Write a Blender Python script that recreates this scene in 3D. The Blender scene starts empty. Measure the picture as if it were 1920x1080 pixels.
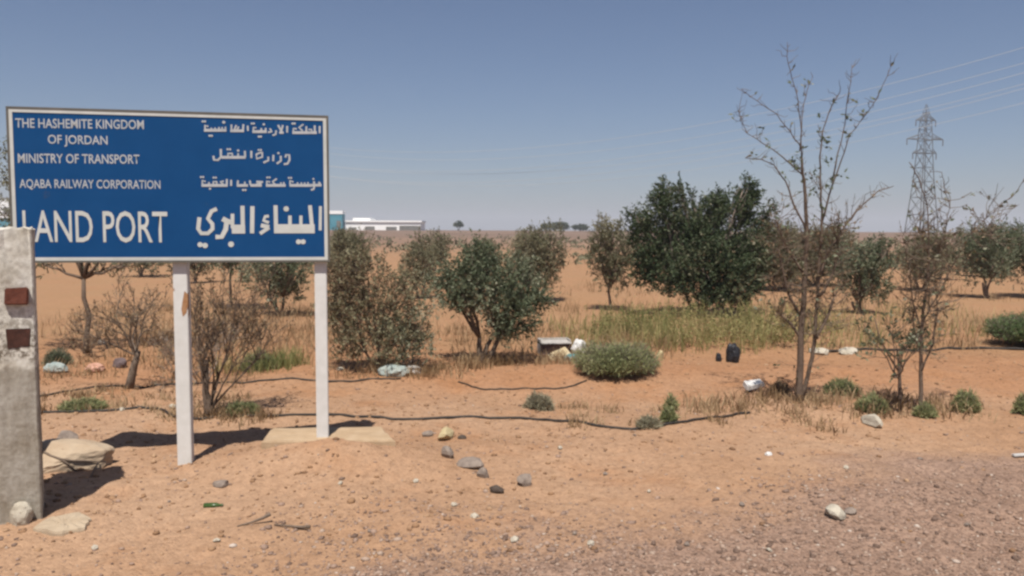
import bpy, bmesh, math, random
import numpy as np
from mathutils import Vector, Matrix

scene = bpy.context.scene
R = math.radians

# ---------------------------------------------------------------- camera
cam_data = bpy.data.cameras.new("camera")
cam = bpy.data.objects.new("camera", cam_data)
scene.collection.objects.link(cam)
scene.camera = cam
cam_data.sensor_width = 36.0
cam_data.lens = 36.0 * 1507.0 / 1920.0
cam_data.clip_start = 0.05
cam_data.clip_end = 9000.0
cam.location = (0.0, 0.0, 1.6)
cam.rotation_euler = (Matrix.Rotation(R(90.0 - 4.1), 4, 'X') @ Matrix.Rotation(R(0.25), 4, 'Z')).to_euler()

# ---------------------------------------------------------------- sky and sun
SUN_ELEV, SUN_ROT = R(63.6), R(185.0)
world = bpy.data.worlds.new("World")
scene.world = world
world.use_nodes = True
wn, wl = world.node_tree.nodes, world.node_tree.links
wn.clear()
w_out = wn.new("ShaderNodeOutputWorld")
w_bg = wn.new("ShaderNodeBackground")
w_sky = wn.new("ShaderNodeTexSky")
w_sky.sky_type = 'NISHITA'
w_sky.sun_disc = False
w_sky.sun_elevation = SUN_ELEV
w_sky.sun_rotation = SUN_ROT
w_sky.altitude = 900.0
w_sky.air_density = 1.0
w_sky.dust_density = 2.1
w_sky.ozone_density = 4.0
w_bg.inputs["Strength"].default_value = 0.062
w_tint = wn.new("ShaderNodeMix")
w_tint.data_type = 'RGBA'
w_tint.blend_type = 'MULTIPLY'
w_tint.inputs[0].default_value = 1.0
w_tint.inputs[7].default_value = (0.97, 0.955, 1.0, 1.0)
wl.new(w_sky.outputs["Color"], w_tint.inputs[6])
wl.new(w_tint.outputs[2], w_bg.inputs["Color"])
wl.new(w_bg.outputs["Background"], w_out.inputs["Surface"])

sun_data = bpy.data.lights.new("sun", 'SUN')
sun_data.energy = 5.0
sun_data.angle = R(0.55)
sun_data.color = (1.0, 0.945, 0.87)
sun = bpy.data.objects.new("sun", sun_data)
scene.collection.objects.link(sun)
to_sun = Vector((math.sin(SUN_ROT) * math.cos(SUN_ELEV), math.cos(SUN_ROT) * math.cos(SUN_ELEV), math.sin(SUN_ELEV)))
sun.rotation_euler = (-to_sun).to_track_quat('-Z', 'Y').to_euler()
sun.location = (0, -20, 40)

scene.view_settings.view_transform = 'Standard'
scene.view_settings.look = 'None'
scene.view_settings.exposure = 0.36
scene.view_settings.gamma = 1.0
scene.view_settings.use_curve_mapping = False
scene.render.engine = 'CYCLES'
scene.cycles.use_denoising = True
scene.cycles.max_bounces = 8
scene.cycles.transparent_max_bounces = 8
scene.cycles.volume_bounces = 0
scene.cycles.filter_width = 2.6

# ---------------------------------------------------------------- helpers
COL = scene.collection


def tag(o, label=None, cat=None, group=None, kind=None):
    if label:
        o["label"] = label
    if cat:
        o["category"] = cat
    if group:
        o["group"] = group
    if kind:
        o["kind"] = kind
    return o


def empty(name, loc=(0, 0, 0), rz=0.0):
    o = bpy.data.objects.new(name, None)
    o.empty_display_size = 0.1
    COL.objects.link(o)
    o.location = loc
    o.rotation_euler = (0, 0, rz)
    return o


class MB:
    """collects shapes that become ONE mesh object"""

    def __init__(self):
        self.v, self.f, self.t = [], [], []

    def box(self, lo, hi, jit=0.0, rng=None):
        b = len(self.v)
        for z in (lo[2], hi[2]):
            for x, y in ((lo[0], lo[1]), (hi[0], lo[1]), (hi[0], hi[1]), (lo[0], hi[1])):
                p = [x, y, z]
                if jit:
                    p = [c + rng.uniform(-jit, jit) for c in p]
                self.v.append(tuple(p))
        for q in ((3, 2, 1, 0), (4, 5, 6, 7), (0, 1, 5, 4), (1, 2, 6, 5), (2, 3, 7, 6), (3, 0, 4, 7)):
            self.f.append(tuple(b + i for i in q))
        return self

    def tube(self, pts, rad, n=5, cap=True):
        pts = [Vector(p) for p in pts]
        if not hasattr(rad, '__len__'):
            rad = [rad] * len(pts)
        b = len(self.v)
        up = Vector((0.13, 0.97, 0.21)).normalized()
        for i, p in enumerate(pts):
            d = (pts[min(i + 1, len(pts) - 1)] - pts[max(i - 1, 0)])
            if d.length < 1e-9:
                d = Vector((0, 0, 1))
            d.normalize()
            s = d.cross(up)
            if s.length < 0.05:
                s = d.cross(Vector((1, 0, 0)))
            s.normalize()
            u = s.cross(d)
            for k in range(n):
                a = 2 * math.pi * k / n
                self.v.append(tuple(p + (s * math.cos(a) + u * math.sin(a)) * rad[i]))
        for i in range(len(pts) - 1):
            for k in range(n):
                k2 = (k + 1) % n
                self.f.append((b + i * n + k, b + i * n + k2, b + (i + 1) * n + k2, b + (i + 1) * n + k))
        if cap:
            self.f.append(tuple(b + k for k in range(n - 1, -1, -1)))
            e = b + (len(pts) - 1) * n
            self.f.append(tuple(e + k for k in range(n)))
        return self

    def poly(self, pts):
        b = len(self.v)
        self.v += [tuple(p) for p in pts]
        self.f.append(tuple(range(b, b + len(pts))))
        return self

    def prism(self, outline, z0, z1):
        b = len(self.v)
        n = len(outline)
        self.v += [(x, y, z0) for x, y in outline] + [(x, y, z1) for x, y in outline]
        self.f.append(tuple(b + n - 1 - i for i in range(n)))
        self.f.append(tuple(b + n + i for i in range(n)))
        for i in range(n):
            j = (i + 1) % n
            self.f.append((b + i, b + j, b + n + j, b + n + i))
        return self

    def build(self, name, mat, parent=None, smooth=False, bevel=0.0, loc=None):
        me = bpy.data.meshes.new(name)
        me.from_pydata(self.v, [], self.f)
        me.materials.append(mat)
        if bevel:
            bm = bmesh.new()
            bm.from_mesh(me)
            bmesh.ops.bevel(bm, geom=list(bm.edges), offset=bevel, segments=2, affect='EDGES', clamp_overlap=True)
            bm.to_mesh(me)
            bm.free()
        if smooth:
            me.polygons.foreach_set("use_smooth", [True] * len(me.polygons))
        o = bpy.data.objects.new(name, me)
        COL.objects.link(o)
        if parent is not None:
            o.parent = parent
        if loc is not None:
            o.location = loc
        return o


def quads_object(name, V, nper, mat, parent=None, tint=None, loc=None, smooth=False):
    """V: (N*nper,3) array, every nper vertices are one face"""
    n = len(V) // nper
    me = bpy.data.meshes.new(name)
    me.vertices.add(n * nper)
    me.vertices.foreach_set("co", np.asarray(V, dtype=np.float32).ravel())
    me.loops.add(n * nper)
    me.loops.foreach_set("vertex_index", np.arange(n * nper, dtype=np.int32))
    me.polygons.add(n)
    me.polygons.foreach_set("loop_start", np.arange(0, n * nper, nper, dtype=np.int32))
    me.polygons.foreach_set("loop_total", np.full(n, nper, dtype=np.int32))
    if tint is not None:
        a = me.attributes.new("tint", 'FLOAT', 'POINT')
        a.data.foreach_set("value", np.repeat(np.asarray(tint, dtype=np.float32), nper))
    me.update(calc_edges=True)
    me.materials.append(mat)
    o = bpy.data.objects.new(name, me)
    COL.objects.link(o)
    if parent is not None:
        o.parent = parent
    if loc is not None:
        o.location = loc
    return o


# value noise on numpy arrays --------------------------------------------------
_perm = np.random.RandomState(7).rand(256, 256)


def vnoise(x, y):
    x = np.asarray(x, dtype=np.float64)
    y = np.asarray(y, dtype=np.float64)
    xi, yi = np.floor(x).astype(np.int64), np.floor(y).astype(np.int64)
    fx, fy = x - xi, y - yi
    fx, fy = fx * fx * (3 - 2 * fx), fy * fy * (3 - 2 * fy)
    a = _perm[xi & 255, yi & 255]
    b = _perm[(xi + 1) & 255, yi & 255]
    c = _perm[xi & 255, (yi + 1) & 255]
    d = _perm[(xi + 1) & 255, (yi + 1) & 255]
    return (a + (b - a) * fx) * (1 - fy) + (c + (d - c) * fx) * fy - 0.5


def gauss(x, y, cx, cy, rx, ry):
    return np.exp(-((x - cx) / rx) ** 2 - ((y - cy) / ry) ** 2)


def ground_h(x, y):
    x = np.asarray(x, dtype=np.float64)
    y = np.asarray(y, dtype=np.float64)
    r = np.sqrt(x * x + y * y)
    near = np.clip(1.6 - r / 25.0, 0.0, 1.0)
    calm = 1.0 - 0.85 * gauss(x, y, -2.4, 5.2, 1.5, 1.3)
    h = near * (calm * 0.075 * vnoise(x * 0.8 + 3, y * 0.8) + calm * 0.04 * vnoise(x * 2.1, y * 2.1 + 9)
                + 0.022 * vnoise(x * 5.3, y * 5.3 + 4) + 0.014 * vnoise(x * 12.0 + 5, y * 12.0)
                + 0.008 * vnoise(x * 27.0, y * 27.0 + 1))
    far = np.clip((r - 12.0) / 30.0, 0.0, 1.0)
    h = h + far * (0.16 * vnoise(x * 0.16, y * 0.16) + 0.10 * vnoise(x * 0.45, y * 0.45))
    t = np.clip((r - 90.0) / 200.0, 0.0, 1.0)
    h = h + 1.42 * t * t * (3 - 2 * t)                         # the plain rises gently towards the horizon
    h = h + 0.155 * gauss(x, y, -1.28, 5.37, 0.66, 0.30)      # earth heaped on the footing
    h = h - 0.03 * gauss(x, y, -1.6, 6.5, 1.6, 0.35)
    h = h - 0.05 * gauss(x, y, 0.5, 7.8, 2.5, 0.6)            # shallow irrigation furrow
    h = h + 0.07 * gauss(x, y, 2.5, 9.0, 3.0, 0.5)
    return h


def gz(x, y):
    return float(ground_h(np.array([x]), np.array([y]))[0])


# ---------------------------------------------------------------- materials
def new_mat(name):
    m = bpy.data.materials.new(name)
    m.use_nodes = True
    nt = m.node_tree
    return m, nt, nt.nodes["Principled BSDF"], nt.nodes, nt.links


def noise_node(nt, vec, scale, detail=4.0, rough=0.55):
    n = nt.nodes.new("ShaderNodeTexNoise")
    n.inputs["Scale"].default_value = scale
    n.inputs["Detail"].default_value = detail
    n.inputs["Roughness"].default_value = rough
    if vec is not None:
        nt.links.new(vec, n.inputs["Vector"])
    return n


def ramp(nt, fac, stops):
    r = nt.nodes.new("ShaderNodeValToRGB")
    el = r.color_ramp.elements
    while len(el) < len(stops):
        el.new(0.5)
    for e, (p, c) in zip(el, stops):
        e.position = p
        e.color = (c[0], c[1], c[2], 1.0) if hasattr(c, '__len__') else (c, c, c, 1.0)
    nt.links.new(fac, r.inputs["Fac"])
    return r


def mixc(nt, fac, a, b, mode='MIX'):
    m = nt.nodes.new("ShaderNodeMix")
    m.data_type = 'RGBA'
    m.blend_type = mode
    for sock, val in ((m.inputs[0], fac), (m.inputs[6], a), (m.inputs[7], b)):
        if hasattr(val, 'is_output') or isinstance(val, bpy.types.NodeSocket):
            nt.links.new(val, sock)
        elif hasattr(val, '__len__'):
            sock.default_value = (val[0], val[1], val[2], 1.0)
        else:
            sock.default_value = val
    return m.outputs[2]


def mth(nt, op, a, b=None, c=None):
    m = nt.nodes.new("ShaderNodeMath")
    m.operation = op
    for i, val in enumerate((a, b, c)):
        if val is None:
            continue
        if isinstance(val, bpy.types.NodeSocket):
            nt.links.new(val, m.inputs[i])
        else:
            m.inputs[i].default_value = val
    return m.outputs[0]


def bump(nt, height, strength, dist, bsdf):
    b = nt.nodes.new("ShaderNodeBump")
    b.inputs["Strength"].default_value = strength
    b.inputs["Distance"].default_value = dist
    nt.links.new(height, b.inputs["Height"])
    nt.links.new(b.outputs["Normal"], bsdf.inputs["Normal"])


def simple_mat(name, c1, c2=None, scale=8.0, rough=0.85, bumpy=0.0, metal=0.0, spots=None):
    m, nt, bs, N, L = new_mat(name)
    tc = N.new("ShaderNodeTexCoord")
    v = tc.outputs["Object"]
    n = noise_node(nt, v, scale, 5.0, 0.6)
    col = ramp(nt, n.outputs["Fac"], [(0.3, c1), (0.7, c2 or c1)]).outputs["Color"]
    if spots:
        sc, lo, hi, sp = spots
        n2 = noise_node(nt, v, sc, 4.0, 0.6)
        k = ramp(nt, n2.outputs["Fac"], [(lo, 0.0), (hi, 1.0)]).outputs["Color"]
        col = mixc(nt, k, col, sp)
    L.new(col, bs.inputs["Base Color"])
    bs.inputs["Roughness"].default_value = rough
    bs.inputs["Metallic"].default_value = metal
    bs.inputs["Specular IOR Level"].default_value = 0.25
    if bumpy:
        n3 = noise_node(nt, v, scale * 4, 5.0, 0.65)
        bump(nt, n3.outputs["Fac"], bumpy, 0.01, bs)
    return m


def leaf_mat(name, stops, transl=0.25, rough=0.6):
    m, nt, bs, N, L = new_mat(name)
    at = N.new("ShaderNodeAttribute")
    at.attribute_name = "tint"
    col = ramp(nt, at.outputs["Fac"], stops).outputs["Color"]
    L.new(col, bs.inputs["Base Color"])
    bs.inputs["Roughness"].default_value = rough
    bs.inputs["Specular IOR Level"].default_value = 0.25
    if transl:
        tr = N.new("ShaderNodeBsdfTranslucent")
        L.new(col, tr.inputs["Color"])
        mx = N.new("ShaderNodeMixShader")
        mx.inputs[0].default_value = transl
        L.new(bs.outputs["BSDF"], mx.inputs[1])
        L.new(tr.outputs["BSDF"], mx.inputs[2])
        L.new(mx.outputs[0], nt.nodes["Material Output"].inputs["Surface"])
    return m


def ground_material():
    m, nt, bs, N, L = new_mat("sandy_ground")
    geo = N.new("ShaderNodeNewGeometry")
    pos = geo.outputs["Position"]
    sep = N.new("ShaderNodeSeparateXYZ")
    L.new(pos, sep.inputs[0])
    X, Y = sep.outputs["X"], sep.outputs["Y"]
    big = noise_node(nt, pos, 0.55, 4.0, 0.55).outputs["Fac"]
    mid = noise_node(nt, pos, 2.3, 5.0, 0.6).outputs["Fac"]
    fine = noise_node(nt, pos, 17.0, 5.0, 0.65).outputs["Fac"]
    grit = noise_node(nt, pos, 85.0, 3.0, 0.7).outputs["Fac"]
    tan = ramp(nt, big, [(0.32, (0.315, 0.186, 0.108)), (0.68, (0.378, 0.246, 0.158))]).outputs["Color"]
    orange = ramp(nt, mid, [(0.3, (0.282, 0.128, 0.058)), (0.7, (0.335, 0.188, 0.104))]).outputs["Color"]
    grav = ramp(nt, mid, [(0.3, (0.215, 0.142, 0.106)), (0.7, (0.28, 0.190, 0.142))]).outputs["Color"]
    # orchard soil: oranger beyond the verge
    k1 = mth(nt, 'MULTIPLY_ADD', mth(nt, 'SUBTRACT', big, 0.5), 4.0, mth(nt, 'MULTIPLY', mth(nt, 'SUBTRACT', Y, 7.4), 0.8))
    k1 = mth(nt, 'MINIMUM', mth(nt, 'MAXIMUM', k1, 0.0), 1.0)
    k1 = mth(nt, 'MULTIPLY', k1, ramp(nt, mid, [(0.25, 0.35), (0.6, 1.0)]).outputs["Color"])
    col = mixc(nt, k1, tan, orange)
    # straw-coloured and rusty patches of soil
    pat = noise_node(nt, pos, 1.1, 5.0, 0.65).outputs["Fac"]
    k2 = ramp(nt, pat, [(0.50, 0.0), (0.66, 1.0)]).outputs["Color"]
    col = mixc(nt, mth(nt, 'MULTIPLY', k2, 0.5), col, (0.2886, 0.1404, 0.06396))
    pat2 = noise_node(nt, pos, 0.42, 5.0, 0.7).outputs["Fac"]
    beyond = mth(nt, 'MINIMUM', mth(nt, 'MAXIMUM', mth(nt, 'MULTIPLY', mth(nt, 'SUBTRACT', Y, 8.8), 0.35), 0.0), 1.0)
    k3 = mth(nt, 'MULTIPLY', ramp(nt, pat2, [(0.38, 0.0), (0.58, 1.0)]).outputs["Color"], beyond)
    col = mixc(nt, mth(nt, 'MULTIPLY', k3, 0.35), col, (0.2574, 0.1755, 0.0897))
    out = mth(nt, 'MINIMUM', mth(nt, 'MAXIMUM', mth(nt, 'MULTIPLY', mth(nt, 'SUBTRACT', Y, 10.0), 0.16), 0.0), 0.6)
    col = mixc(nt, mth(nt, 'MULTIPLY', out, ramp(nt, mid, [(0.3, 0.45), (0.65, 1.0)]).outputs["Color"]), col, (0.325, 0.198, 0.112))
    # gravel shoulder of the track
    g = mth(nt, 'MULTIPLY_ADD', X, 0.5, 4.35)
    g = mth(nt, 'SUBTRACT', g, Y)
    g = mth(nt, 'MULTIPLY_ADD', mth(nt, 'SUBTRACT', big, 0.5), 3.0, g)
    g = mth(nt, 'MULTIPLY_ADD', mth(nt, 'SUBTRACT', mid, 0.5), 1.2, g)
    g = mth(nt, 'MINIMUM', mth(nt, 'MAXIMUM', mth(nt, 'MULTIPLY', g, 1.3), 0.0), 1.0)
    col = mixc(nt, mth(nt, 'MULTIPLY', g, 0.9), col, grav)
    # stony far plain
    far = mth(nt, 'MINIMUM', mth(nt, 'MAXIMUM', mth(nt, 'MULTIPLY', mth(nt, 'SUBTRACT', Y, 38.0), 0.02), 0.0), 1.0)
    vfar = mth(nt, 'MINIMUM', mth(nt, 'MAXIMUM', mth(nt, 'MULTIPLY', mth(nt, 'SUBTRACT', Y, 80.0), 0.012), 0.0), 1.0)
    wide = noise_node(nt, pos, 0.03, 4.0, 0.6).outputs["Fac"]
    farc = ramp(nt, wide, [(0.35, (0.2106, 0.1326, 0.0897)), (0.65, (0.2808, 0.1755, 0.1131))]).outputs["Color"]
    col = mixc(nt, far, col, farc)
    col = mixc(nt, vfar, col, ramp(nt, wide, [(0.35, (0.156, 0.1053, 0.078)), (0.65, (0.2106, 0.1443, 0.1053))]).outputs["Color"])
    # speckle of grit and pebbles
    sp = ramp(nt, fine, [(0.28, (0.70, 0.68, 0.66)), (0.5, (1.0, 1.0, 1.0)), (0.75, (1.14, 1.13, 1.12))]).outputs["Color"]
    col = mixc(nt, 0.8, col, sp, 'MULTIPLY')
    vor = N.new("ShaderNodeTexVoronoi")
    vor.inputs["Scale"].default_value = 60.0
    L.new(pos, vor.inputs["Vector"])
    peb = ramp(nt, vor.outputs["Color"], [(0.25, (0.62, 0.58, 0.56)), (0.5, (1.0, 1.0, 1.0)), (0.8, (1.2, 1.18, 1.15))]).outputs["Color"]
    col = mixc(nt, mth(nt, 'MULTIPLY_ADD', g, 0.45, 0.25), col, peb, 'MULTIPLY')
    L.new(col, bs.inputs["Base Color"])
    bs.inputs["Roughness"].default_value = 0.95
    bs.inputs["Specular IOR Level"].default_value = 0.1
    hgt = mth(nt, 'ADD', mth(nt, 'MULTIPLY', fine, 1.0), mth(nt, 'MULTIPLY', grit, 0.5))
    hgt = mth(nt, 'MULTIPLY_ADD', vor.outputs["Distance"], -0.6, hgt)
    bump(nt, hgt, 0.55, 0.02, bs)
    return m


M = {}
M["ground"] = ground_material()
M["blue"] = simple_mat("sign_blue_paint", (0.00585, 0.05148, 0.156), (0.0078, 0.05928, 0.1755), 5.0, 0.55, 0.03, 0.0, (7.0, 0.70, 0.80, (0.0546, 0.0585, 0.078)))
M["blue"].node_tree.nodes["Principled BSDF"].inputs["Specular IOR Level"].default_value = 0.08
M["blue"].node_tree.nodes["Principled BSDF"].inputs["Roughness"].default_value = 0.7
M["sign_white"] = simple_mat("sign_white_paint", (0.44, 0.45, 0.42), (0.54, 0.54, 0.51), 9.0, 0.7)
M["sign_grey"] = simple_mat("faded_white_paint", (0.33, 0.35, 0.37), (0.47, 0.47, 0.47), 18.0, 0.7)
M["frame"] = simple_mat("galvanised_edge", (0.1014, 0.0975, 0.0858), (0.156, 0.1404, 0.117), 12.0, 0.6, 0.0, 0.3)
M["post"] = simple_mat("white_post_paint", (0.546, 0.5382, 0.507), (0.624, 0.6162, 0.5928), 14.0, 0.6, 0.05, 0.0, (9.0, 0.70, 0.76, (0.234, 0.1248, 0.0624)))
M["rust"] = simple_mat("rusty_steel", (0.1014, 0.0351, 0.0234), (0.1872, 0.0663, 0.0429), 30.0, 0.9, 0.4)
M["rust_dark"] = simple_mat("dark_rusty_steel", (0.0429, 0.02028, 0.0156), (0.0936, 0.039, 0.0273), 30.0, 0.9, 0.4)
M["rust_patch"] = simple_mat("rust_orange", (0.2808, 0.1326, 0.0546), (0.3744, 0.2106, 0.1092), 40.0, 0.9, 0.2)
M["footing"] = simple_mat("sandy_concrete", (0.3354, 0.234, 0.1404), (0.4212, 0.312, 0.2028), 9.0, 0.95, 0.5)
M["slab"] = simple_mat("pale_concrete", (0.3354, 0.2574, 0.1755), (0.4056, 0.3237, 0.2301), 10.0, 0.95, 0.5)
M["boulder"] = simple_mat("pale_sandstone", (0.3276, 0.2418, 0.1638), (0.4056, 0.3198, 0.2262), 7.0, 0.95, 0.6, 0.0, (22.0, 0.62, 0.75, (0.2184, 0.1482, 0.0936)))
M["rock_pale"] = simple_mat("limestone", (0.3276, 0.2886, 0.2262), (0.4836, 0.4368, 0.351), 14.0, 0.95, 0.6)
M["rock_grey"] = simple_mat("grey_flint", (0.156, 0.1248, 0.1053), (0.2808, 0.2262, 0.1833), 22.0, 0.95, 0.6)
M["rock_dark"] = simple_mat("dark_flint", (0.0468, 0.0351, 0.02808), (0.1014, 0.078, 0.0624), 30.0, 0.95, 0.6)
M["rock_yellow"] = simple_mat("yellow_limestone", (0.351, 0.2808, 0.1482), (0.4524, 0.3744, 0.2262), 20.0, 0.95, 0.6)
M["hose"] = simple_mat("black_polythene", (0.01716, 0.0156, 0.01482), (0.0429, 0.03588, 0.0312), 20.0, 0.6)
M["bark"] = simple_mat("grey_brown_bark", (0.117, 0.0858, 0.0624), (0.195, 0.1482, 0.1131), 25.0, 0.95, 0.5)
M["bark_pale"] = simple_mat("pale_twig_bark", (0.2106, 0.1638, 0.1326), (0.2964, 0.2418, 0.1989), 25.0, 0.95, 0.4)
M["bark_red"] = simple_mat("red_brown_bark", (0.0897, 0.0624, 0.04524), (0.156, 0.1131, 0.08424), 25.0, 0.95, 0.5)
M["leaf_olive"] = leaf_mat("olive_leaf", [(0.0, (0.056, 0.072, 0.038)), (0.45, (0.113, 0.134, 0.075)), (0.8, (0.197, 0.209, 0.135)), (1.0, (0.320, 0.308, 0.218))])
M["leaf_dark"] = leaf_mat("dark_shrub_leaf", [(0.0, (0.0301, 0.04816, 0.02408)), (0.55, (0.0602, 0.08428, 0.0387)), (0.88, (0.1127, 0.1264, 0.06794)), (1.0, (0.2262, 0.2107, 0.1359))])
M["leaf_dusty"] = leaf_mat("dusty_olive_leaf", [(0.0, (0.087, 0.085, 0.045)), (0.5, (0.153, 0.147, 0.085)), (0.85, (0.233, 0.211, 0.134)), (1.0, (0.308, 0.252, 0.160))])
M["leaf_dry"] = leaf_mat("dry_leaf", [(0.0, (0.1092, 0.06966, 0.04042)), (0.45, (0.2176, 0.1471, 0.08686)), (0.75, (0.3199, 0.2296, 0.141)), (1.0, (0.1471, 0.1471, 0.07654))])
M["leaf_half"] = leaf_mat("half_dry_leaf", [(0.0, (0.110, 0.077, 0.044)), (0.3, (0.209, 0.153, 0.090)), (0.6, (0.187, 0.176, 0.099)), (1.0, (0.286, 0.266, 0.165))])
M["leaf_green"] = leaf_mat("fresh_leaf", [(0.0, (0.05246, 0.09374, 0.0301)), (0.6, (0.09804, 0.1471, 0.0516)), (1.0, (0.1806, 0.2107, 0.0903))])
M["leaf_sage"] = leaf_mat("sage_leaf", [(0.0, (0.141, 0.1608, 0.06622)), (0.5, (0.2356, 0.2537, 0.1127)), (1.0, (0.3586, 0.338, 0.178))])
M["leaf_grey"] = leaf_mat("grey_leaf", [(0.0, (0.1789, 0.1625, 0.1058)), (0.6, (0.2924, 0.2683, 0.1789)), (1.0, (0.4223, 0.3741, 0.2597))])
M["grass_dry"] = leaf_mat("dry_grass", [(0.0, (0.201, 0.128, 0.064)), (0.5, (0.311, 0.208, 0.114)), (1.0, (0.402, 0.293, 0.173))], 0.3, 0.8)
M["grass_weed"] = leaf_mat("yellow_green_weed", [(0.0, (0.155, 0.165, 0.057)), (0.4, (0.279, 0.255, 0.103)), (0.75, (0.413, 0.330, 0.155)), (1.0, (0.475, 0.361, 0.186))], 0.3, 0.8)
M["stone_mix"] = leaf_mat("mixed_gravel", [(0.0, (0.12, 0.078, 0.058)), (0.3, (0.19, 0.128, 0.096)), (0.75, (0.29, 0.198, 0.148)), (0.97, (0.34, 0.255, 0.195)), (1.0, (0.46, 0.39, 0.33))], 0.0, 0.95)
M["clod"] = leaf_mat("soil_clod", [(0.0, (0.1716, 0.0975, 0.0546)), (0.5, (0.2652, 0.156, 0.0858)), (1.0, (0.351, 0.2262, 0.1365))], 0.0, 0.95)
M["steel"] = simple_mat("galvanised_steel", (0.085, 0.085, 0.085), (0.13, 0.128, 0.125), 0.4, 0.7, 0.0, 0.0)
M["wire"] = simple_mat("aluminium_cable", (0.429, 0.4368, 0.4446), (0.4836, 0.4914, 0.4992), 0.1, 0.5, 0.0, 0.0)
M["insul"] = simple_mat("brown_insulator", (0.078, 0.0624, 0.0546), (0.1092, 0.0858, 0.078), 1.0, 0.5)
M["bld_white"] = simple_mat("white_sheeting", (0.80, 0.80, 0.78), (0.86, 0.85, 0.83), 0.15, 0.7)
M["bld_grey"] = simple_mat("door_shade_roof_grey", (0.1248, 0.1209, 0.1092), (0.1872, 0.1716, 0.1482), 0.3, 0.8)
M["bld_cyan"] = simple_mat("cyan_sheeting", (0.039, 0.195, 0.2574), (0.0624, 0.2574, 0.3276), 0.3, 0.7)
M["bld_tan"] = simple_mat("tan_wall", (0.2652, 0.195, 0.1326), (0.3432, 0.2574, 0.1794), 0.2, 0.9)
M["bag_black"] = simple_mat("black_plastic", (0.00936, 0.00936, 0.0117), (0.0312, 0.0312, 0.0351), 30.0, 0.4, 0.3)
M["bag_white"] = simple_mat("white_plastic", (0.4836, 0.4758, 0.4524), (0.624, 0.6162, 0.5928), 18.0, 0.5, 0.2)
M["bag_pale"] = simple_mat("dusty_sacking", (0.312, 0.2886, 0.2574), (0.468, 0.4368, 0.4056), 18.0, 0.8, 0.4)
M["bag_mauve"] = simple_mat("mauve_card", (0.0936, 0.0663, 0.0663), (0.156, 0.117, 0.1131), 12.0, 0.8, 0.3)
M["bag_cream"] = simple_mat("cream_card", (0.4524, 0.3588, 0.2028), (0.546, 0.4524, 0.2964), 12.0, 0.8, 0.2)
M["bag_teal"] = simple_mat("teal_plastic", (0.0468, 0.2028, 0.2262), (0.1014, 0.2886, 0.312), 12.0, 0.5, 0.2)
M["bag_aqua"] = simple_mat("faded_aqua_plastic", (0.2106, 0.2574, 0.2418), (0.3432, 0.3666, 0.3354), 12.0, 0.6, 0.2)
M["bag_pink"] = simple_mat("salmon_plastic", (0.429, 0.2184, 0.1482), (0.5148, 0.312, 0.234), 12.0, 0.6, 0.2)
M["bottle_green"] = simple_mat("green_glass", (0.0273, 0.0585, 0.0156), (0.0468, 0.0858, 0.0234), 12.0, 0.25)


def pillar_material():
    m, nt, bs, N, L = new_mat("worn_whitewashed_concrete")
    tc = N.new("ShaderNodeTexCoord")
    v = tc.outputs["Object"]
    sep = N.new("ShaderNodeSeparateXYZ")
    L.new(v, sep.inputs[0])
    Z = sep.outputs["Z"]
    n1 = noise_node(nt, v, 6.0, 5.0, 0.6).outputs["Fac"]
    n2 = noise_node(nt, v, 26.0, 6.0, 0.7).outputs["Fac"]
    n3 = noise_node(nt, v, 9.5, 4.0, 0.6).outputs["Fac"]
    conc = ramp(nt, n2, [(0.3, (0.285, 0.26, 0.218)), (0.7, (0.40, 0.37, 0.318))]).outputs["Color"]
    paint = ramp(nt, n1, [(0.3, (0.52, 0.495, 0.43)), (0.7, (0.72, 0.70, 0.64))]).outputs["Color"]
    zz = mth(nt, 'MULTIPLY_ADD', mth(nt, 'SUBTRACT', n3, 0.5), 0.10, Z)
    painted = ramp(nt, mth(nt, 'MULTIPLY', zz, 0.6), [(0.505, 0.0), (0.515, 1.0)]).outputs["Color"]
    col = mixc(nt, painted, conc, paint)
    # flaked zone between the plates and the lower edge of the whitewash
    band = ramp(nt, mth(nt, 'MULTIPLY', zz, 0.6), [(0.52, 0.0), (0.55, 1.0), (0.62, 0.8), (0.72, 0.35), (0.9, 0.30)]).outputs["Color"]
    fl = ramp(nt, n2, [(0.45, 0.0), (0.56, 1.0)]).outputs["Color"]
    k = mth(nt, 'MULTIPLY', band, fl)
    col = mixc(nt, mth(nt, 'MULTIPLY', k, 0.95), col, (0.156, 0.1287, 0.0975))
    stain = noise_node(nt, v, 3.2, 6.0, 0.7).outputs["Fac"]
    col = mixc(nt, 0.9, col, ramp(nt, stain, [(0.36, (0.68, 0.63, 0.56)), (0.58, (1.0, 1.0, 1.0))]).outputs["Color"], 'MULTIPLY')
    pit = ramp(nt, n3, [(0.70, 0.0), (0.76, 1.0)]).outputs["Color"]
    col = mixc(nt, mth(nt, 'MULTIPLY', pit, 0.6), col, (0.1248, 0.1014, 0.078))
    L.new(col, bs.inputs["Base Color"])
    bs.inputs["Roughness"].default_value = 0.92
    bs.inputs["Specular IOR Level"].default_value = 0.15
    bump(nt, mth(nt, 'ADD', n2, mth(nt, 'MULTIPLY', n3, 0.6)), 0.45, 0.012, bs)
    return m


M["pillar"] = pillar_material()

# ---------------------------------------------------------------- ground sheet
def axis(lo, hi, step, out_lo, out_hi, grow):
    a = list(np.arange(lo, hi + 1e-6, step))
    s = step
    while a[-1] < out_hi:
        s *= grow
        a.append(a[-1] + s)
    s = step
    while a[0] > out_lo:
        s *= grow
        a.insert(0, a[0] - s)
    return np.array(a)


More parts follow.
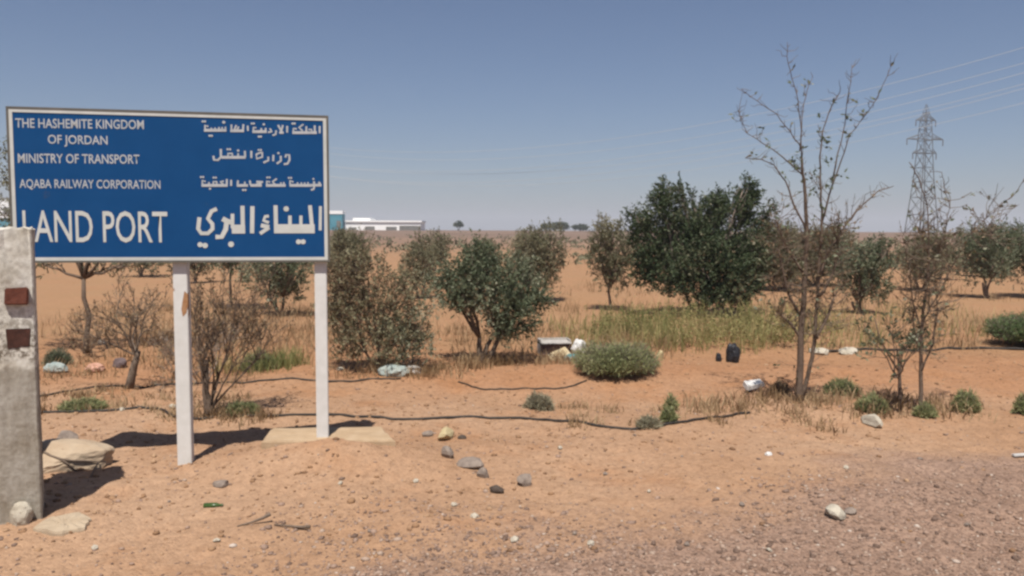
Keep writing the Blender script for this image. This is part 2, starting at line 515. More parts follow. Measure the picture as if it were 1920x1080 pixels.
def build_ground():
    xs = axis(-4.2, 4.6, 0.03, -3000, 3000, 1.07)
    ys = axis(3.2, 9.5, 0.03, -300, 3500, 1.05)
    XX, YY = np.meshgrid(xs, ys)
    ZZ = ground_h(XX, YY)
    nx, ny = len(xs), len(ys)
    V = np.stack([XX, YY, ZZ], -1).reshape(-1, 3)
    idx = np.arange(nx * ny).reshape(ny, nx)
    F = np.stack([idx[:-1, :-1], idx[:-1, 1:], idx[1:, 1:], idx[1:, :-1]], -1).reshape(-1, 4)
    me = bpy.data.meshes.new("ground")
    me.vertices.add(len(V))
    me.vertices.foreach_set("co", V.astype(np.float32).ravel())
    me.loops.add(F.size)
    me.loops.foreach_set("vertex_index", F.astype(np.int32).ravel())
    me.polygons.add(len(F))
    me.polygons.foreach_set("loop_start", np.arange(0, F.size, 4, dtype=np.int32))
    me.polygons.foreach_set("loop_total", np.full(len(F), 4, dtype=np.int32))
    me.polygons.foreach_set("use_smooth", np.ones(len(F), dtype=bool))
    me.update(calc_edges=True)
    me.materials.append(M["ground"])
    o = bpy.data.objects.new("ground", me)
    COL.objects.link(o)
    tag(o, "wide sandy desert ground with a gravel verge", None, None, "structure")


build_ground()

# ---------------------------------------------------------------- far buildings
def far_warehouse():
    Y = 300.0
    b = empty("warehouse", (-62.0, Y, gz(-50, Y) - 0.1))
    tag(b, "long low white warehouse on the horizon beside a cyan tower", "building")
    MB().box((0, 0, 0), (28, 14, 3.1)).build("wall", M["bld_white"], b)
    MB().prism([(-0.4, -0.5), (28.4, -0.5), (28.4, 14.5), (-0.4, 14.5)], 3.1, 3.7).build("roof", M["bld_white"], b)
    MB().box((2.5, 1, 3.7), (9.0, 12, 4.6)).build("roof_monitor", M["bld_white"], b)
    for x, w, hh in ((7.2, 3.6, 1.5), (15.0, 4.0, 1.4), (20.0, 8.0, 1.8), (1.0, 3.0, 1.1)):
        MB().box((x, -0.12, 0), (x + w, 0.0 - 0.004, hh)).build("door", M["bld_grey"], b)  # shade of the door openings, put in as flat grey boxes
    t = empty("storage_tower", (-67.4, Y - 4.0, gz(-65, Y) - 0.1))
    tag(t, "cyan boxy tower with a pale cap beside the white warehouse", "tower")
    MB().box((0, 0, 0), (5.0, 5.0, 6.0)).build("wall", M["bld_cyan"], t)
    MB().box((-0.2, -0.2, 6.0), (5.2, 5.2, 7.2)).build("roof", M["bld_white"], t)
    MB().box((2.9, -0.1, 1.2), (4.4, -0.004, 3.6)).build("door", M["bld_grey"], t)
    w = empty("depot_building", (-205.0, Y + 10, gz(-180, Y) - 0.1))
    tag(w, "white and blue depot building far off behind the signboard's English-lettered end", "building")
    MB().box((0, 0, 0), (62, 18, 4.0)).build("wall", M["bld_cyan"], w)
    MB().box((-0.4, -0.4, 4.0), (62.4, 18.4, 11.0)).build("upper_wall", M["bld_white"], w)
    MB().box((0.0, 0.1, 11.0), (62.0, 18.0, 11.9)).build("roof", M["bld_grey"], w)
    for k in range(9):
        MB().box((3 + k * 6.6, -0.55, 6.0), (6.4 + k * 6.6, -0.404, 8.2)).build("window", M["bld_grey"], w)


far_warehouse()


# ---------------------------------------------------------------- power line
def pylon(loc, label, scale=1.0, rz=0.0):
    o = empty("transmission_pylon", (loc[0], loc[1], gz(loc[0], loc[1]) - 0.1), rz)
    o.scale = (scale,) * 3
    tag(o, label, "pylon", "steel lattice pylons of the power line")
    prof = [(0, 3.5), (9, 2.75), (18, 2.05), (25.5, 1.65), (30, 1.5), (35.8, 1.15), (41, 0.12)]

    def hw(z):
        for (z0, w0), (z1, w1) in zip(prof, prof[1:]):
            if z <= z1:
                return w0 + (w1 - w0) * (z - z0) / (z1 - z0)
        return prof[-1][1]
    for sx, sy in ((1, 1), (1, -1), (-1, -1), (-1, 1)):
        MB().tube([(sx * w, sy * w, z) for z, w in prof], [0.20, 0.18, 0.17, 0.15, 0.14, 0.13, 0.08], 4).build("leg", M["steel"], o)
    br = MB()
    zs = [0, 6, 11.5, 16.5, 21, 25.5, 29.5, 33, 35.8, 38.4]
    for z0, z1 in zip(zs, zs[1:]):
        a, b = hw(z0), hw(z1)
        c0 = [(a, a, z0), (a, -a, z0), (-a, -a, z0), (-a, a, z0)]
        c1 = [(b, b, z1), (b, -b, z1), (-b, -b, z1), (-b, b, z1)]
        for i in range(4):
            j = (i + 1) % 4
            br.tube([c0[i], c1[j]], 0.085, 4, False)
            br.tube([c0[j], c1[i]], 0.085, 4, False)
            br.tube([c1[i], c1[j]], 0.085, 4, False)
    tag(br.build("lattice_bracing", M["steel"], o), kind="stuff")
    for z, wdt, ht in ((25.6, 4.3, 1.3), (30.0, 6.6, 1.6), (36.0, 3.6, 1.2)):
        w = hw(z)
        arm = MB()
        for s in (-1, 1):
            tip = (s * wdt, 0, z)
            for sy in (-1, 1):
                arm.tube([(s * w, sy * w, z), tip], 0.14, 4)
                arm.tube([(s * hw(z + ht), sy * hw(z + ht), z + ht), tip], 0.12, 4)
            for q in (0.33, 0.66):
                x = s * (w + (wdt - w) * q)
                d = w * (1 - q)
                arm.tube([(x, -d, z), (x, d, z)], 0.08, 4)
                arm.tube([(x, -d, z), (x, -d, z + ht * (1 - q))], 0.08, 4)
        arm.tube([(-w, 0, z), (w, 0, z)], 0.13, 4)
        ao = arm.build("cross_arm", M["steel"], o)
        for s in (-1, 1):
            MB().tube([(s * wdt, 0, z), (s * wdt, 0, z - 2.0)], 0.16, 6).build("insulator", M["insul"], ao)
    return o


pylon((132.0, 260.0), "steel lattice pylon standing alone on the horizon behind the bare saplings", 1.0, R(12))


def cable(dx, dz, label):
    A, B = Vector((130.0 + dx, 150.0 + dx * 0.5)), Vector((-250.0 + dx, 400.0 + dx * 0.5))
    pts = []
    for i in range(61):
        t = -0.035 + (0.62 + 0.035) * i / 60
        p = A + (B - A) * t
        pts.append((p.x, p.y, 25.1 + dz + 178.0 * (t - 0.35) ** 2))
    o = MB().tube(pts, 0.052, 5).build("power_cable", M["wire"])
    tag(o, label, "cable", "power cables crossing the sky")
    return pts


ends = []
for dx, dz, lb in ((0, 0, "topmost pale power cable of the line crossing the sky"),
                   (3.2, -2.2, "pale power cable just below the topmost one"),
                   (-3.0, -6.0, "pale power cable of the middle pair, the upper one"),
                   (3.0, -6.6, "pale power cable of the middle pair, the lower one"),
                   (-4.2, -9.5, "pale power cable of the lowest pair, the upper one"),
                   (4.2, -10.2, "lowest pale power cable of the line crossing the sky")):
    ends.append(cable(dx, dz, lb))

# ---------------------------------------------------------------- signboard
SIGN_O = (-3.167, 5.0895, 0.0)
SIGN_YAW = math.atan2(0.357, 1.9322)
SW, SH, SZ = 1.965, 0.979, 1.381
sign = empty("signboard", SIGN_O, SIGN_YAW)
tag(sign, "blue road signboard with white English and Arabic lettering on white posts", "signboard")

m_ = MB().box((0.012, 0.0, SZ + 0.012), (SW - 0.012, 0.006, SZ + SH - 0.012))
m_.build("panel", M["blue"], sign)
fw = 0.013
for lo, hi in (((0, -0.006, SZ), (SW, 0.03, SZ + fw)), ((0, -0.006, SZ + SH - fw), (SW, 0.03, SZ + SH)),
               ((0, -0.006, SZ + fw), (fw, 0.03, SZ + SH - fw)), ((SW - fw, -0.006, SZ + fw), (SW, 0.03, SZ + SH - fw))):
    MB().box(lo, hi).build("frame_edge", M["frame"], sign)
bw, bi = 0.021, 0.0135
for lo, hi in (((bi, -0.0035, SZ + bi), (SW - bi, -0.0008, SZ + bi + bw)),
               ((bi, -0.0035, SZ + SH - bi - bw), (SW - bi, -0.0008, SZ + SH - bi)),
               ((bi, -0.0035, SZ + bi + bw), (bi + bw, -0.0008, SZ + SH - bi - bw)),
               ((SW - bi - bw, -0.0035, SZ + bi + bw), (SW - bi, -0.0008, SZ + SH - bi - bw))):
    MB().box(lo, hi).build("border_strip", M["sign_white"], sign)
# battens behind the sheet and posts
for z in (SZ + 0.12, SZ + SH - 0.16):
    MB().box((0.02, 0.0065, z), (SW - 0.02, 0.0315, z + 0.04)).build("batten", M["frame"], sign)
for u, w in ((0.055, 0.075), (0.995, 0.09), (1.90, 0.08)):
    wx = SIGN_O[0] + u * math.cos(SIGN_YAW)
    wy = SIGN_O[1] + u * math.sin(SIGN_YAW)
    po = MB().box((u - w / 2, 0.032, -0.35), (u + w / 2, 0.032 + w, SZ + SH - 0.08)).build("post", M["post"], sign, bevel=0.004)
    if u == 0.995:
        rb = MB()
        out = [(0.012, 1.02), (0.035, 1.045), (0.046, 1.10), (0.046, 1.17), (0.026, 1.19), (0.014, 1.13), (0.004, 1.07)]
        rb.poly([(u + x, 0.0305, z) for x, z in out])
        rb.poly([(u + 0.0465, 0.033, 1.01), (u + 0.0465, 0.075, 1.03), (u + 0.0465, 0.06, 1.18), (u + 0.0465, 0.033, 1.18)])
        rb.build("rust_patch", M["rust_patch"], po)


def stroke_mesh(name, data, mat, jut=0.0018):
    strokes, dots = data
    mb = MB()
    lay = jut
    for pts, w in strokes:
        lay += 0.00004
        P = [Vector(p) for p in pts]
        nrm = []
        for i in range(len(P)):
            d = (P[min(i + 1, len(P) - 1)] - P[max(i - 1, 0)]).normalized()
            nrm.append(Vector((-d.y, d.x)))
        b = len(mb.v)
        for p, n in zip(P, nrm):
            a, c = p + n * w / 2, p - n * w / 2
            mb.v += [(a.x, -lay, SZ + a.y), (c.x, -lay, SZ + c.y)]
        for i in range(len(P) - 1):
            mb.f.append((b + 2 * i, b + 2 * i + 1, b + 2 * i + 3, b + 2 * i + 2))
    for (x, y), r in dots:
        lay += 0.00004
        mb.poly([(x + r * math.cos(a * math.pi / 4), -lay, SZ + y + r * math.sin(a * math.pi / 4)) for a in range(8)])
    return mb.build(name, mat, sign)


ARABIC_LARGE=([([(1.9069,0.3758),(1.9031,0.2134)],0.0195),([(1.8383,0.381),(1.8488,0.2502)],0.0249),([(1.6072,0.2228),(1.8671,0.224)],0.0605),([(1.7783,0.3122),(1.7774,0.2527)],0.0205),([(1.7073,0.3117),(1.7064,0.2523)],0.0227),([(1.6154,0.3788),(1.6159,0.1926)],0.0259),([(1.5714,0.3065),(1.5486,0.3045),(1.5367,0.2779),(1.5707,0.2634)],0.0205),([(1.5191,0.2454),(1.5731,0.2339)],0.0270),([(1.5719,0.2309),(1.5125,0.1905)],0.0238),([(1.4674,0.3715),(1.4619,0.1921)],0.0270),([(1.4042,0.3738),(1.4038,0.2301)],0.0259),([(1.3337,0.2192),(1.4183,0.2196)],0.0584),([(1.3402,0.3206),(1.3383,0.2239)],0.0227),([(1.2757,0.2879),(1.3078,0.2706),(1.3413,0.262)],0.0324),([(1.3034,0.2764),(1.2955,0.2178),(1.2693,0.1679),(1.2302,0.1678)],0.0303),([(1.2424,0.3518),(1.2087,0.337),(1.1853,0.2873),(1.2124,0.2525),(1.2129,0.2204),(1.1833,0.191),(1.1416,0.1909),(1.1228,0.22),(1.1328,0.2957)],0.0259)],[((1.6838,0.3559),0.0184),((1.7602,0.1365),0.0173),((1.7903,0.1366),0.0173),((1.3273,0.1193),0.0195),((1.1327,0.1167),0.0173),((1.1637,0.1109),0.0184)])
ARABIC_KINGDOM=([([(1.9084,0.9095),(1.9078,0.861)],0.0122),([(1.8759,0.9125),(1.8764,0.8646)],0.0132),([(1.7308,0.8609),(1.8888,0.865)],0.0182),([(1.835,0.8839),(1.8566,0.8845),(1.8564,0.8707)],0.0101),([(1.8218,0.9055),(1.8213,0.8698)],0.0122),([(1.8031,0.9176),(1.7743,0.896),(1.7971,0.8747)],0.0122),([(1.7379,0.8676),(1.7382,0.8884),(1.7596,0.8857)],0.0111),([(1.6982,0.9038),(1.6975,0.86)],0.0122),([(1.6705,0.9085),(1.6574,0.8589)],0.0122),([(1.6396,0.9087),(1.6665,0.8575)],0.0122),([(1.6468,0.8587),(1.6751,0.8594)],0.0152),([(1.6273,0.8729),(1.6237,0.8471),(1.6038,0.8395)],0.0122),([(1.587,0.8844),(1.5989,0.864),(1.5749,0.859)],0.0132),([(1.4755,0.8607),(1.567,0.8631)],0.0182),([(1.5606,0.8875),(1.5602,0.8657)],0.0111),([(1.533,0.8851),(1.5326,0.8649)],0.0111),([(1.4829,0.8636),(1.4834,0.8881),(1.5013,0.8859)],0.0111),([(1.4467,0.899),(1.4482,0.8643)],0.0111),([(1.4201,0.9069),(1.4167,0.8646)],0.0122),([(1.337,0.8625),(1.423,0.8648)],0.0182),([(1.3754,0.9003),(1.3622,0.8686)],0.0111),([(1.3909,0.891),(1.3774,0.8663)],0.0111),([(1.3451,0.9032),(1.3444,0.8654)],0.0111),([(1.1729,0.8614),(1.3131,0.8651)],0.0182),([(1.3073,0.8887),(1.3069,0.8671)],0.0101),([(1.2864,0.8854),(1.286,0.8665)],0.0101),([(1.2666,0.8849),(1.2663,0.866)],0.0101),([(1.2422,0.8815),(1.2418,0.8654)],0.0101),([(1.2188,0.8798),(1.2185,0.8647)],0.0101),([(1.1812,0.8638),(1.1798,0.8933),(1.2008,0.8858)],0.0111)],[((1.7333,0.9206),0.0076),((1.7467,0.921),0.0076),((1.5493,0.91),0.0081),((1.5161,0.8291),0.0076),((1.5294,0.8295),0.0076),((1.4728,0.9133),0.0071),((1.486,0.9137),0.0071),((1.2974,0.9165),0.0101),((1.2073,0.8268),0.0076),((1.2208,0.8271),0.0076),((1.1669,0.9181),0.0076),((1.1809,0.9185),0.0076)])
ARABIC_MINISTRY=([([(1.6843,0.6963),(1.6873,0.7128),(1.7088,0.7143),(1.7099,0.6803),(1.6971,0.6553),(1.6729,0.6521)],0.0132),([(1.6534,0.7066),(1.6545,0.6737),(1.6275,0.6539)],0.0132),([(1.6071,0.7122),(1.6048,0.6699)],0.0122),([(1.5733,0.6994),(1.5745,0.6748),(1.5424,0.6594)],0.0132),([(1.5346,0.7303),(1.5361,0.6959),(1.5004,0.6843),(1.4982,0.7132),(1.5329,0.7287)],0.0122),([(1.4669,0.7354),(1.4661,0.6874)],0.0122),([(1.4258,0.7345),(1.4272,0.6953)],0.0132),([(1.2798,0.689),(1.4303,0.6921)],0.0182),([(1.3834,0.7183),(1.383,0.6955)],0.0111),([(1.3464,0.7002),(1.3467,0.7154),(1.3195,0.7148),(1.3201,0.6942)],0.0111),([(1.2752,0.7431),(1.2751,0.6906),(1.256,0.6701),(1.231,0.6718),(1.2279,0.6977)],0.0142)],[((1.6393,0.7238),0.0081),((1.5136,0.7419),0.0071),((1.5279,0.7422),0.0071),((1.3838,0.7347),0.0081),((1.3174,0.7419),0.0076),((1.3331,0.7422),0.0076)])
ARABIC_RAILWAY=([([(1.8491,0.5157),(1.9155,0.5167)],0.0172),([(1.8956,0.537),(1.908,0.5261)],0.0132),([(1.8668,0.5421),(1.8674,0.506),(1.8639,0.4893),(1.8459,0.4835)],0.0132),([(1.7073,0.5121),(1.8518,0.5141)],0.0182),([(1.8276,0.536),(1.8274,0.5165)],0.0091),([(1.8059,0.534),(1.8057,0.5162)],0.0091),([(1.7843,0.5336),(1.784,0.5159)],0.0091),([(1.7599,0.5333),(1.7597,0.5156)],0.0091),([(1.7117,0.5149),(1.711,0.5436),(1.733,0.5345)],0.0111),([(1.5558,0.5099),(1.6826,0.5117)],0.0182),([(1.6711,0.5336),(1.6708,0.5143)],0.0091),([(1.6523,0.5317),(1.652,0.514)],0.0091),([(1.6259,0.5549),(1.5989,0.5353),(1.6172,0.5135)],0.0122),([(1.5628,0.5127),(1.5621,0.5375),(1.5828,0.5323)],0.0111),([(1.5375,0.5316),(1.4951,0.5337)],0.0132),([(1.5268,0.5259),(1.4813,0.5072)],0.0152),([(1.4565,0.5085),(1.5292,0.5095)],0.0172),([(1.4539,0.5413),(1.4576,0.5112)],0.0122),([(1.3704,0.5067),(1.4416,0.5077)],0.0172),([(1.422,0.5326),(1.4216,0.5107)],0.0101),([(1.379,0.5401),(1.3763,0.51)],0.0122),([(1.336,0.5433),(1.3352,0.5029)],0.0122),([(1.1495,0.5041),(1.3132,0.5064)],0.0182),([(1.3088,0.5483),(1.308,0.5091)],0.0122),([(1.2866,0.5115),(1.2687,0.5303),(1.2897,0.5333)],0.0122),([(1.2448,0.5109),(1.2452,0.5299),(1.2244,0.5296),(1.224,0.5106)],0.0111),([(1.1967,0.5264),(1.1963,0.5074)],0.0101),([(1.1569,0.5069),(1.1554,0.5367),(1.176,0.5288)],0.0111)],[((1.8632,0.557),0.0071),((1.7038,0.5617),0.0071),((1.7188,0.5619),0.0071),((1.5657,0.5622),0.0071),((1.5806,0.5625),0.0071),((1.4105,0.4777),0.0076),((1.4252,0.4779),0.0076),((1.2265,0.5557),0.0071),((1.2406,0.5559),0.0071),((1.2026,0.4831),0.0076),((1.1476,0.5582),0.0071),((1.1621,0.5584),0.0071)])
stroke_mesh("arabic_lettering", ARABIC_LARGE, M["sign_white"])
for d in (ARABIC_KINGDOM, ARABIC_MINISTRY, ARABIC_RAILWAY):
    stroke_mesh("arabic_lettering", d, M["sign_grey"])


def latin(text, a, b, cap, mat, weight):
    cu = bpy.data.curves.new("latin_lettering", 'FONT')
    cu.body = text
    cu.size = 1.0
    cu.offset = weight
    cu.resolution_u = 3
    tmp = bpy.data.objects.new("latin_lettering", cu)
    COL.objects.link(tmp)
    dg = bpy.context.evaluated_depsgraph_get()
    dg.update()
    me = bpy.data.meshes.new_from_object(tmp.evaluated_get(dg))
    bpy.data.objects.remove(tmp)
    co = np.zeros(len(me.vertices) * 3, dtype=np.float32)
    me.vertices.foreach_get("co", co)
    co = co.reshape(-1, 3)
    x0, x1 = co[:, 0].min(), co[:, 0].max()
    caph = 0.73
    u = a[0] + (co[:, 0] - x0) / (x1 - x0) * (b[0] - a[0])
    base = a[1] + (co[:, 0] - x0) / (x1 - x0) * (b[1] - a[1])
    v = base + co[:, 1] / caph * cap
    out = np.stack([u, np.full(len(u), -0.002), SZ + v], -1)
    me.vertices.foreach_set("co", out.astype(np.float32).ravel())
    me.update()
    me.materials.clear()
    me.materials.append(mat)
    o = bpy.data.objects.new("latin_lettering", me)
    COL.objects.link(o)
    o.parent = sign
    return o


for args in (("THE HASHEMITE KINGDOM", (0.0497, 0.8493), (0.8058, 0.8597), 0.0596, M["sign_grey"], 0.012),
             ("OF JORDAN", (0.234, 0.7544), (0.5854, 0.7559), 0.0567, M["sign_grey"], 0.012),
             ("MINISTRY OF TRANSPORT", (0.057, 0.6306), (0.7741, 0.6377), 0.0599, M["sign_grey"], 0.012),
             ("AQABA RAILWAY CORPORATION", (0.0606, 0.4739), (0.8964, 0.4786), 0.0568, M["sign_grey"], 0.010),
             ("LAND PORT", (0.07, 0.1347), (0.9335, 0.1328), 0.2088, M["sign_white"], 0.006)):
    latin(*args)

# ---------------------------------------------------------------- concrete pillar
def rough_block(name, lo, hi, mat, seed, parent=None, jit=0.006, cuts=6, loc=None, taper=0.0):
    rng = random.Random(seed)
    bm = bmesh.new()
    bmesh.ops.create_cube(bm, size=1.0)
    bmesh.ops.subdivide_edges(bm, edges=list(bm.edges), cuts=cuts, use_grid_fill=True)
    for v in bm.verts:
        t = v.co + Vector((0.5, 0.5, 0.5))
        k = 1.0 - taper * t.z
        x = (t.x - 0.5) * k + 0.5
        y = (t.y - 0.5) * k + 0.5
        v.co = Vector((lo[0] + x * (hi[0] - lo[0]), lo[1] + y * (hi[1] - lo[1]), lo[2] + t.z * (hi[2] - lo[2])))
        edge = sum(1 for c in t if c < 0.01 or c > 0.99)
        j = jit * (1.0 if edge < 2 else 1.6)
        v.co += Vector((rng.uniform(-j, j), rng.uniform(-j, j), rng.uniform(-j, j)))
    bmesh.ops.bevel(bm, geom=[e for e in bm.edges if e.calc_face_angle(0) > 0.9], offset=0.008, segments=1, affect='EDGES', clamp_overlap=True)
    me = bpy.data.meshes.new(name)
    bm.to_mesh(me)
    bm.free()
    me.materials.append(mat)
    o = bpy.data.objects.new(name, me)
    COL.objects.link(o)
    if parent:
        o.parent = parent
    if loc:
        o.location = loc
    return o


pil = empty("concrete_pillar", (-2.565, 4.30, 0.0), R(28.5))
tag(pil, "square concrete pillar with worn whitewash and two rusty plates", "pillar")
rough_block("shaft", (-0.36, 0.0, -0.25), (0.0, 0.26, 1.6), M["pillar"], 3, pil, 0.0022, 16)
MB().box((-0.133, -0.035, 1.195), (-0.027, 0.02, 1.285), 0.005, random.Random(1)).build("rusty_plate", M["rust"], pil, bevel=0.006)
MB().box((-0.135, -0.008, 0.965), (-0.025, 0.02, 1.065), 0.005, random.Random(2)).build("rusty_plate", M["rust_dark"], pil, bevel=0.003)


def rock(name, label, cat, loc, size, mat, seed, group=None, rz=0.0, sink=0.25, sub=2, rough=0.35, tilt=0.0, chops=7, dmin=0.27):
    rng = random.Random(seed)
    bm = bmesh.new()
    bmesh.ops.create_icosphere(bm, subdivisions=sub, radius=0.5)
    # chop by random planes for a broken look
    for _ in range(chops):
        n = Vector((rng.gauss(0, 1), rng.gauss(0, 1), rng.gauss(0.1, 0.8))).normalized()
        d = rng.uniform(dmin, 0.42)
        for v in bm.verts:
            k = v.co.dot(n) - d
            if k > 0:
                v.co -= n * k * 0.92
    for v in bm.verts:
        v.co *= 1.0 + rng.uniform(-rough, rough) * 0.16
        v.co = Vector((v.co.x * size[0], v.co.y * size[1], v.co.z * size[2]))
    me = bpy.data.meshes.new(name)
    bm.to_mesh(me)
    bm.free()
    me.materials.append(mat)
    o = bpy.data.objects.new(name, me)
    COL.objects.link(o)
    z = gz(loc[0], loc[1])
    zmin = min(v.co.z for v in me.vertices)
    o.location = (loc[0], loc[1], z - zmin - sink * size[2] + (loc[2] if len(loc) > 2 else 0))
    o.rotation_euler = (tilt, 0, rz)
    if label:
        tag(o, label, cat, group)
    return o


def slab(name, label, cat, outline, z0, z1, mat, seed, group=None):
    rng = random.Random(seed)
    pts = []
    for (x0, y0), (x1, y1) in zip(outline, outline[1:] + outline[:1]):
        for k in range(5):
            t = k / 5
            pts.append((x0 + (x1 - x0) * t + rng.uniform(-0.008, 0.008), y0 + (y1 - y0) * t + rng.uniform(-0.008, 0.008)))
    cx = sum(p[0] for p in pts) / len(pts)
    cy = sum(p[1] for p in pts) / len(pts)
    mb = MB()
    n = len(pts)
    rings = [(1.0, z0), (1.0, z1 - 0.012), (0.975, z1), (0.6, z1 + 0.004), (0.25, z1 + 0.002)]
    for s, z in rings:
        for x, y in pts:
            j = 0.004 if z > z0 else 0
            mb.v.append(((x - cx) * s, (y - cy) * s, z + rng.uniform(-j, j)))
    for r in range(len(rings) - 1):
        for i in range(n):
            j = (i + 1) % n
            mb.f.append((r * n + i, r * n + j, (r + 1) * n + j, (r + 1) * n + i))
    mb.f.append(tuple((len(rings) - 1) * n + i for i in range(n)))
    o = mb.build(name, mat, loc=(cx, cy, 0))
    tag(o, label, cat, group)
    return o


slab("concrete_footing", "flat sandy concrete footing around the signboard's outermost post at the Arabic end", "footing",
     [(-1.70, 5.36), (-0.80, 5.42), (-0.95, 5.80), (-1.74, 5.74)], -0.15, 0.165, M["footing"], 5)
slab("concrete_pad", "flat pale concrete patch at the foot of the whitewashed pillar", "concrete pad",
     [(-2.52, 4.12), (-2.36, 4.07), (-2.25, 4.13), (-2.28, 4.27), (-2.40, 4.36), (-2.52, 4.30)], -0.1, gz(-2.37, 4.22) + 0.018, M["slab"], 6)
rock("stone", "rounded white stone against the foot of the whitewashed pillar", "stone", (-2.64, 4.235), (0.13, 0.09, 0.15), M["rock_pale"], 11, sink=0.2, sub=3, chops=5, dmin=0.38)
big_rock = rock("boulder", "large pale sandstone boulder behind the whitewashed pillar", "boulder", (-3.03, 5.30), (0.78, 0.50, 0.275), M["boulder"], 24, sink=0.36, sub=4, rough=0.2, chops=12, dmin=0.30)
rock("rubble_lump", "small brown clod lying on top beside the sandstone boulder", "rubble", (-3.22, 5.72), (0.20, 0.14, 0.17), M["rock_grey"], 29, sink=0.2)


def polyline_thing(name, label, cat, lines, mat, group=None, n=5):
    mb = MB()
    for pts, r in lines:
        mb.tube(pts, r, n)
    o = mb.build(name, mat, smooth=True)
    tag(o, label, cat, group)
    return o


# crevice shadows on the boulder's front, put in as thin dark tubes
bpy.context.view_layer.update()
mi = big_rock.matrix_world.inverted()


def on_rock(x, z):
    ok, hit, nor, _ = big_rock.ray_cast(mi @ Vector((x, 4.4, z)), (mi.to_3x3() @ Vector((0, 1, 0))).normalized())
    return Vector((x, (big_rock.matrix_world @ hit).y - 0.008, z)) if ok else Vector((x, 5.06, z))


polyline_thing("crevice_shadow", "thin forked dark tubes put in as crevice shadows on the sandstone boulder", "crevice shadow",
               [([on_rock(x, z) for x, z in ((-3.22, 0.15), (-3.10, 0.135), (-3.02, 0.115), (-2.94, 0.10), (-2.89, 0.06), (-2.86, 0.01))], [0.009, 0.009, 0.008, 0.008, 0.007, 0.006]),
                ([on_rock(x, z) for x, z in ((-2.94, 0.10), (-2.87, 0.085), (-2.80, 0.07), (-2.74, 0.055), (-2.70, 0.01))], [0.008, 0.007, 0.007, 0.006, 0.005])], M["bark"])

# ---------------------------------------------------------------- vegetation
def unit(a):
    return a / np.maximum(np.linalg.norm(a, axis=-1, keepdims=True), 1e-9)


def leaf_quads(P, D, l, w, rs):
    S = unit(np.cross(D, rs.normal(size=D.shape)))
    l = np.asarray(l).reshape(-1, 1)
    w = np.asarray(w).reshape(-1, 1)
    mid = P + D * l * 0.45
    return np.stack([P, mid + S * w * 0.5, P + D * l, mid - S * w * 0.5], 1).reshape(-1, 3)


def twig_leaves(S, D, Lt, k, l, w, rs, tint0, spread=0.75, tjit=0.18):
    n = len(S)
    t = rs.uniform(0.1, 1.0, (n, k, 1))
    P = S[:, None, :] + D[:, None, :] * (Lt[:, None, None] * t)
    dd = unit(D[:, None, :] * 0.65 + rs.normal(size=(n, k, 3)) * spread)
    ll = l * rs.uniform(0.65, 1.25, n * k)
    V = leaf_quads(P.reshape(-1, 3), dd.reshape(-1, 3), ll, w * rs.uniform(0.7, 1.25, n * k), rs)
    tint = np.clip(np.repeat(tint0, k) + rs.normal(0, tjit, n * k), 0, 1)
    return V, tint


def twig_sticks(S, D, Lt, r, rs):
    """thin three-sided sticks as quads"""
    out = []
    side = unit(np.cross(D, rs.normal(size=D.shape)))
    oth = np.cross(D, side)
    E = S + D * Lt[:, None]
    ring = [side, -0.5 * side + 0.866 * oth, -0.5 * side - 0.866 * oth]
    for i in range(3):
        a, b = ring[i] * r, ring[(i + 1) % 3] * r
        out.append(np.stack([S + a, S + b, E + b * 0.4, E + a * 0.4], 1))
    return np.concatenate(out, 0).reshape(-1, 3)


def limb_path(a, b, rng, bow=0.12, n=5):
    a, b = Vector(a), Vector(b)
    L_ = (b - a).length
    off = Vector((rng.uniform(-1, 1), rng.uniform(-1, 1), rng.uniform(-0.2, 0.6))) * bow * L_
    pts = []
    for i in range(n + 1):
        t = i / n
        p = a.lerp(b, t) + off * math.sin(math.pi * t)
        if 0 < i < n:
            p += Vector((rng.uniform(-1, 1), rng.uniform(-1, 1), rng.uniform(-1, 1))) * 0.035 * L_
        pts.append(p)
    return pts


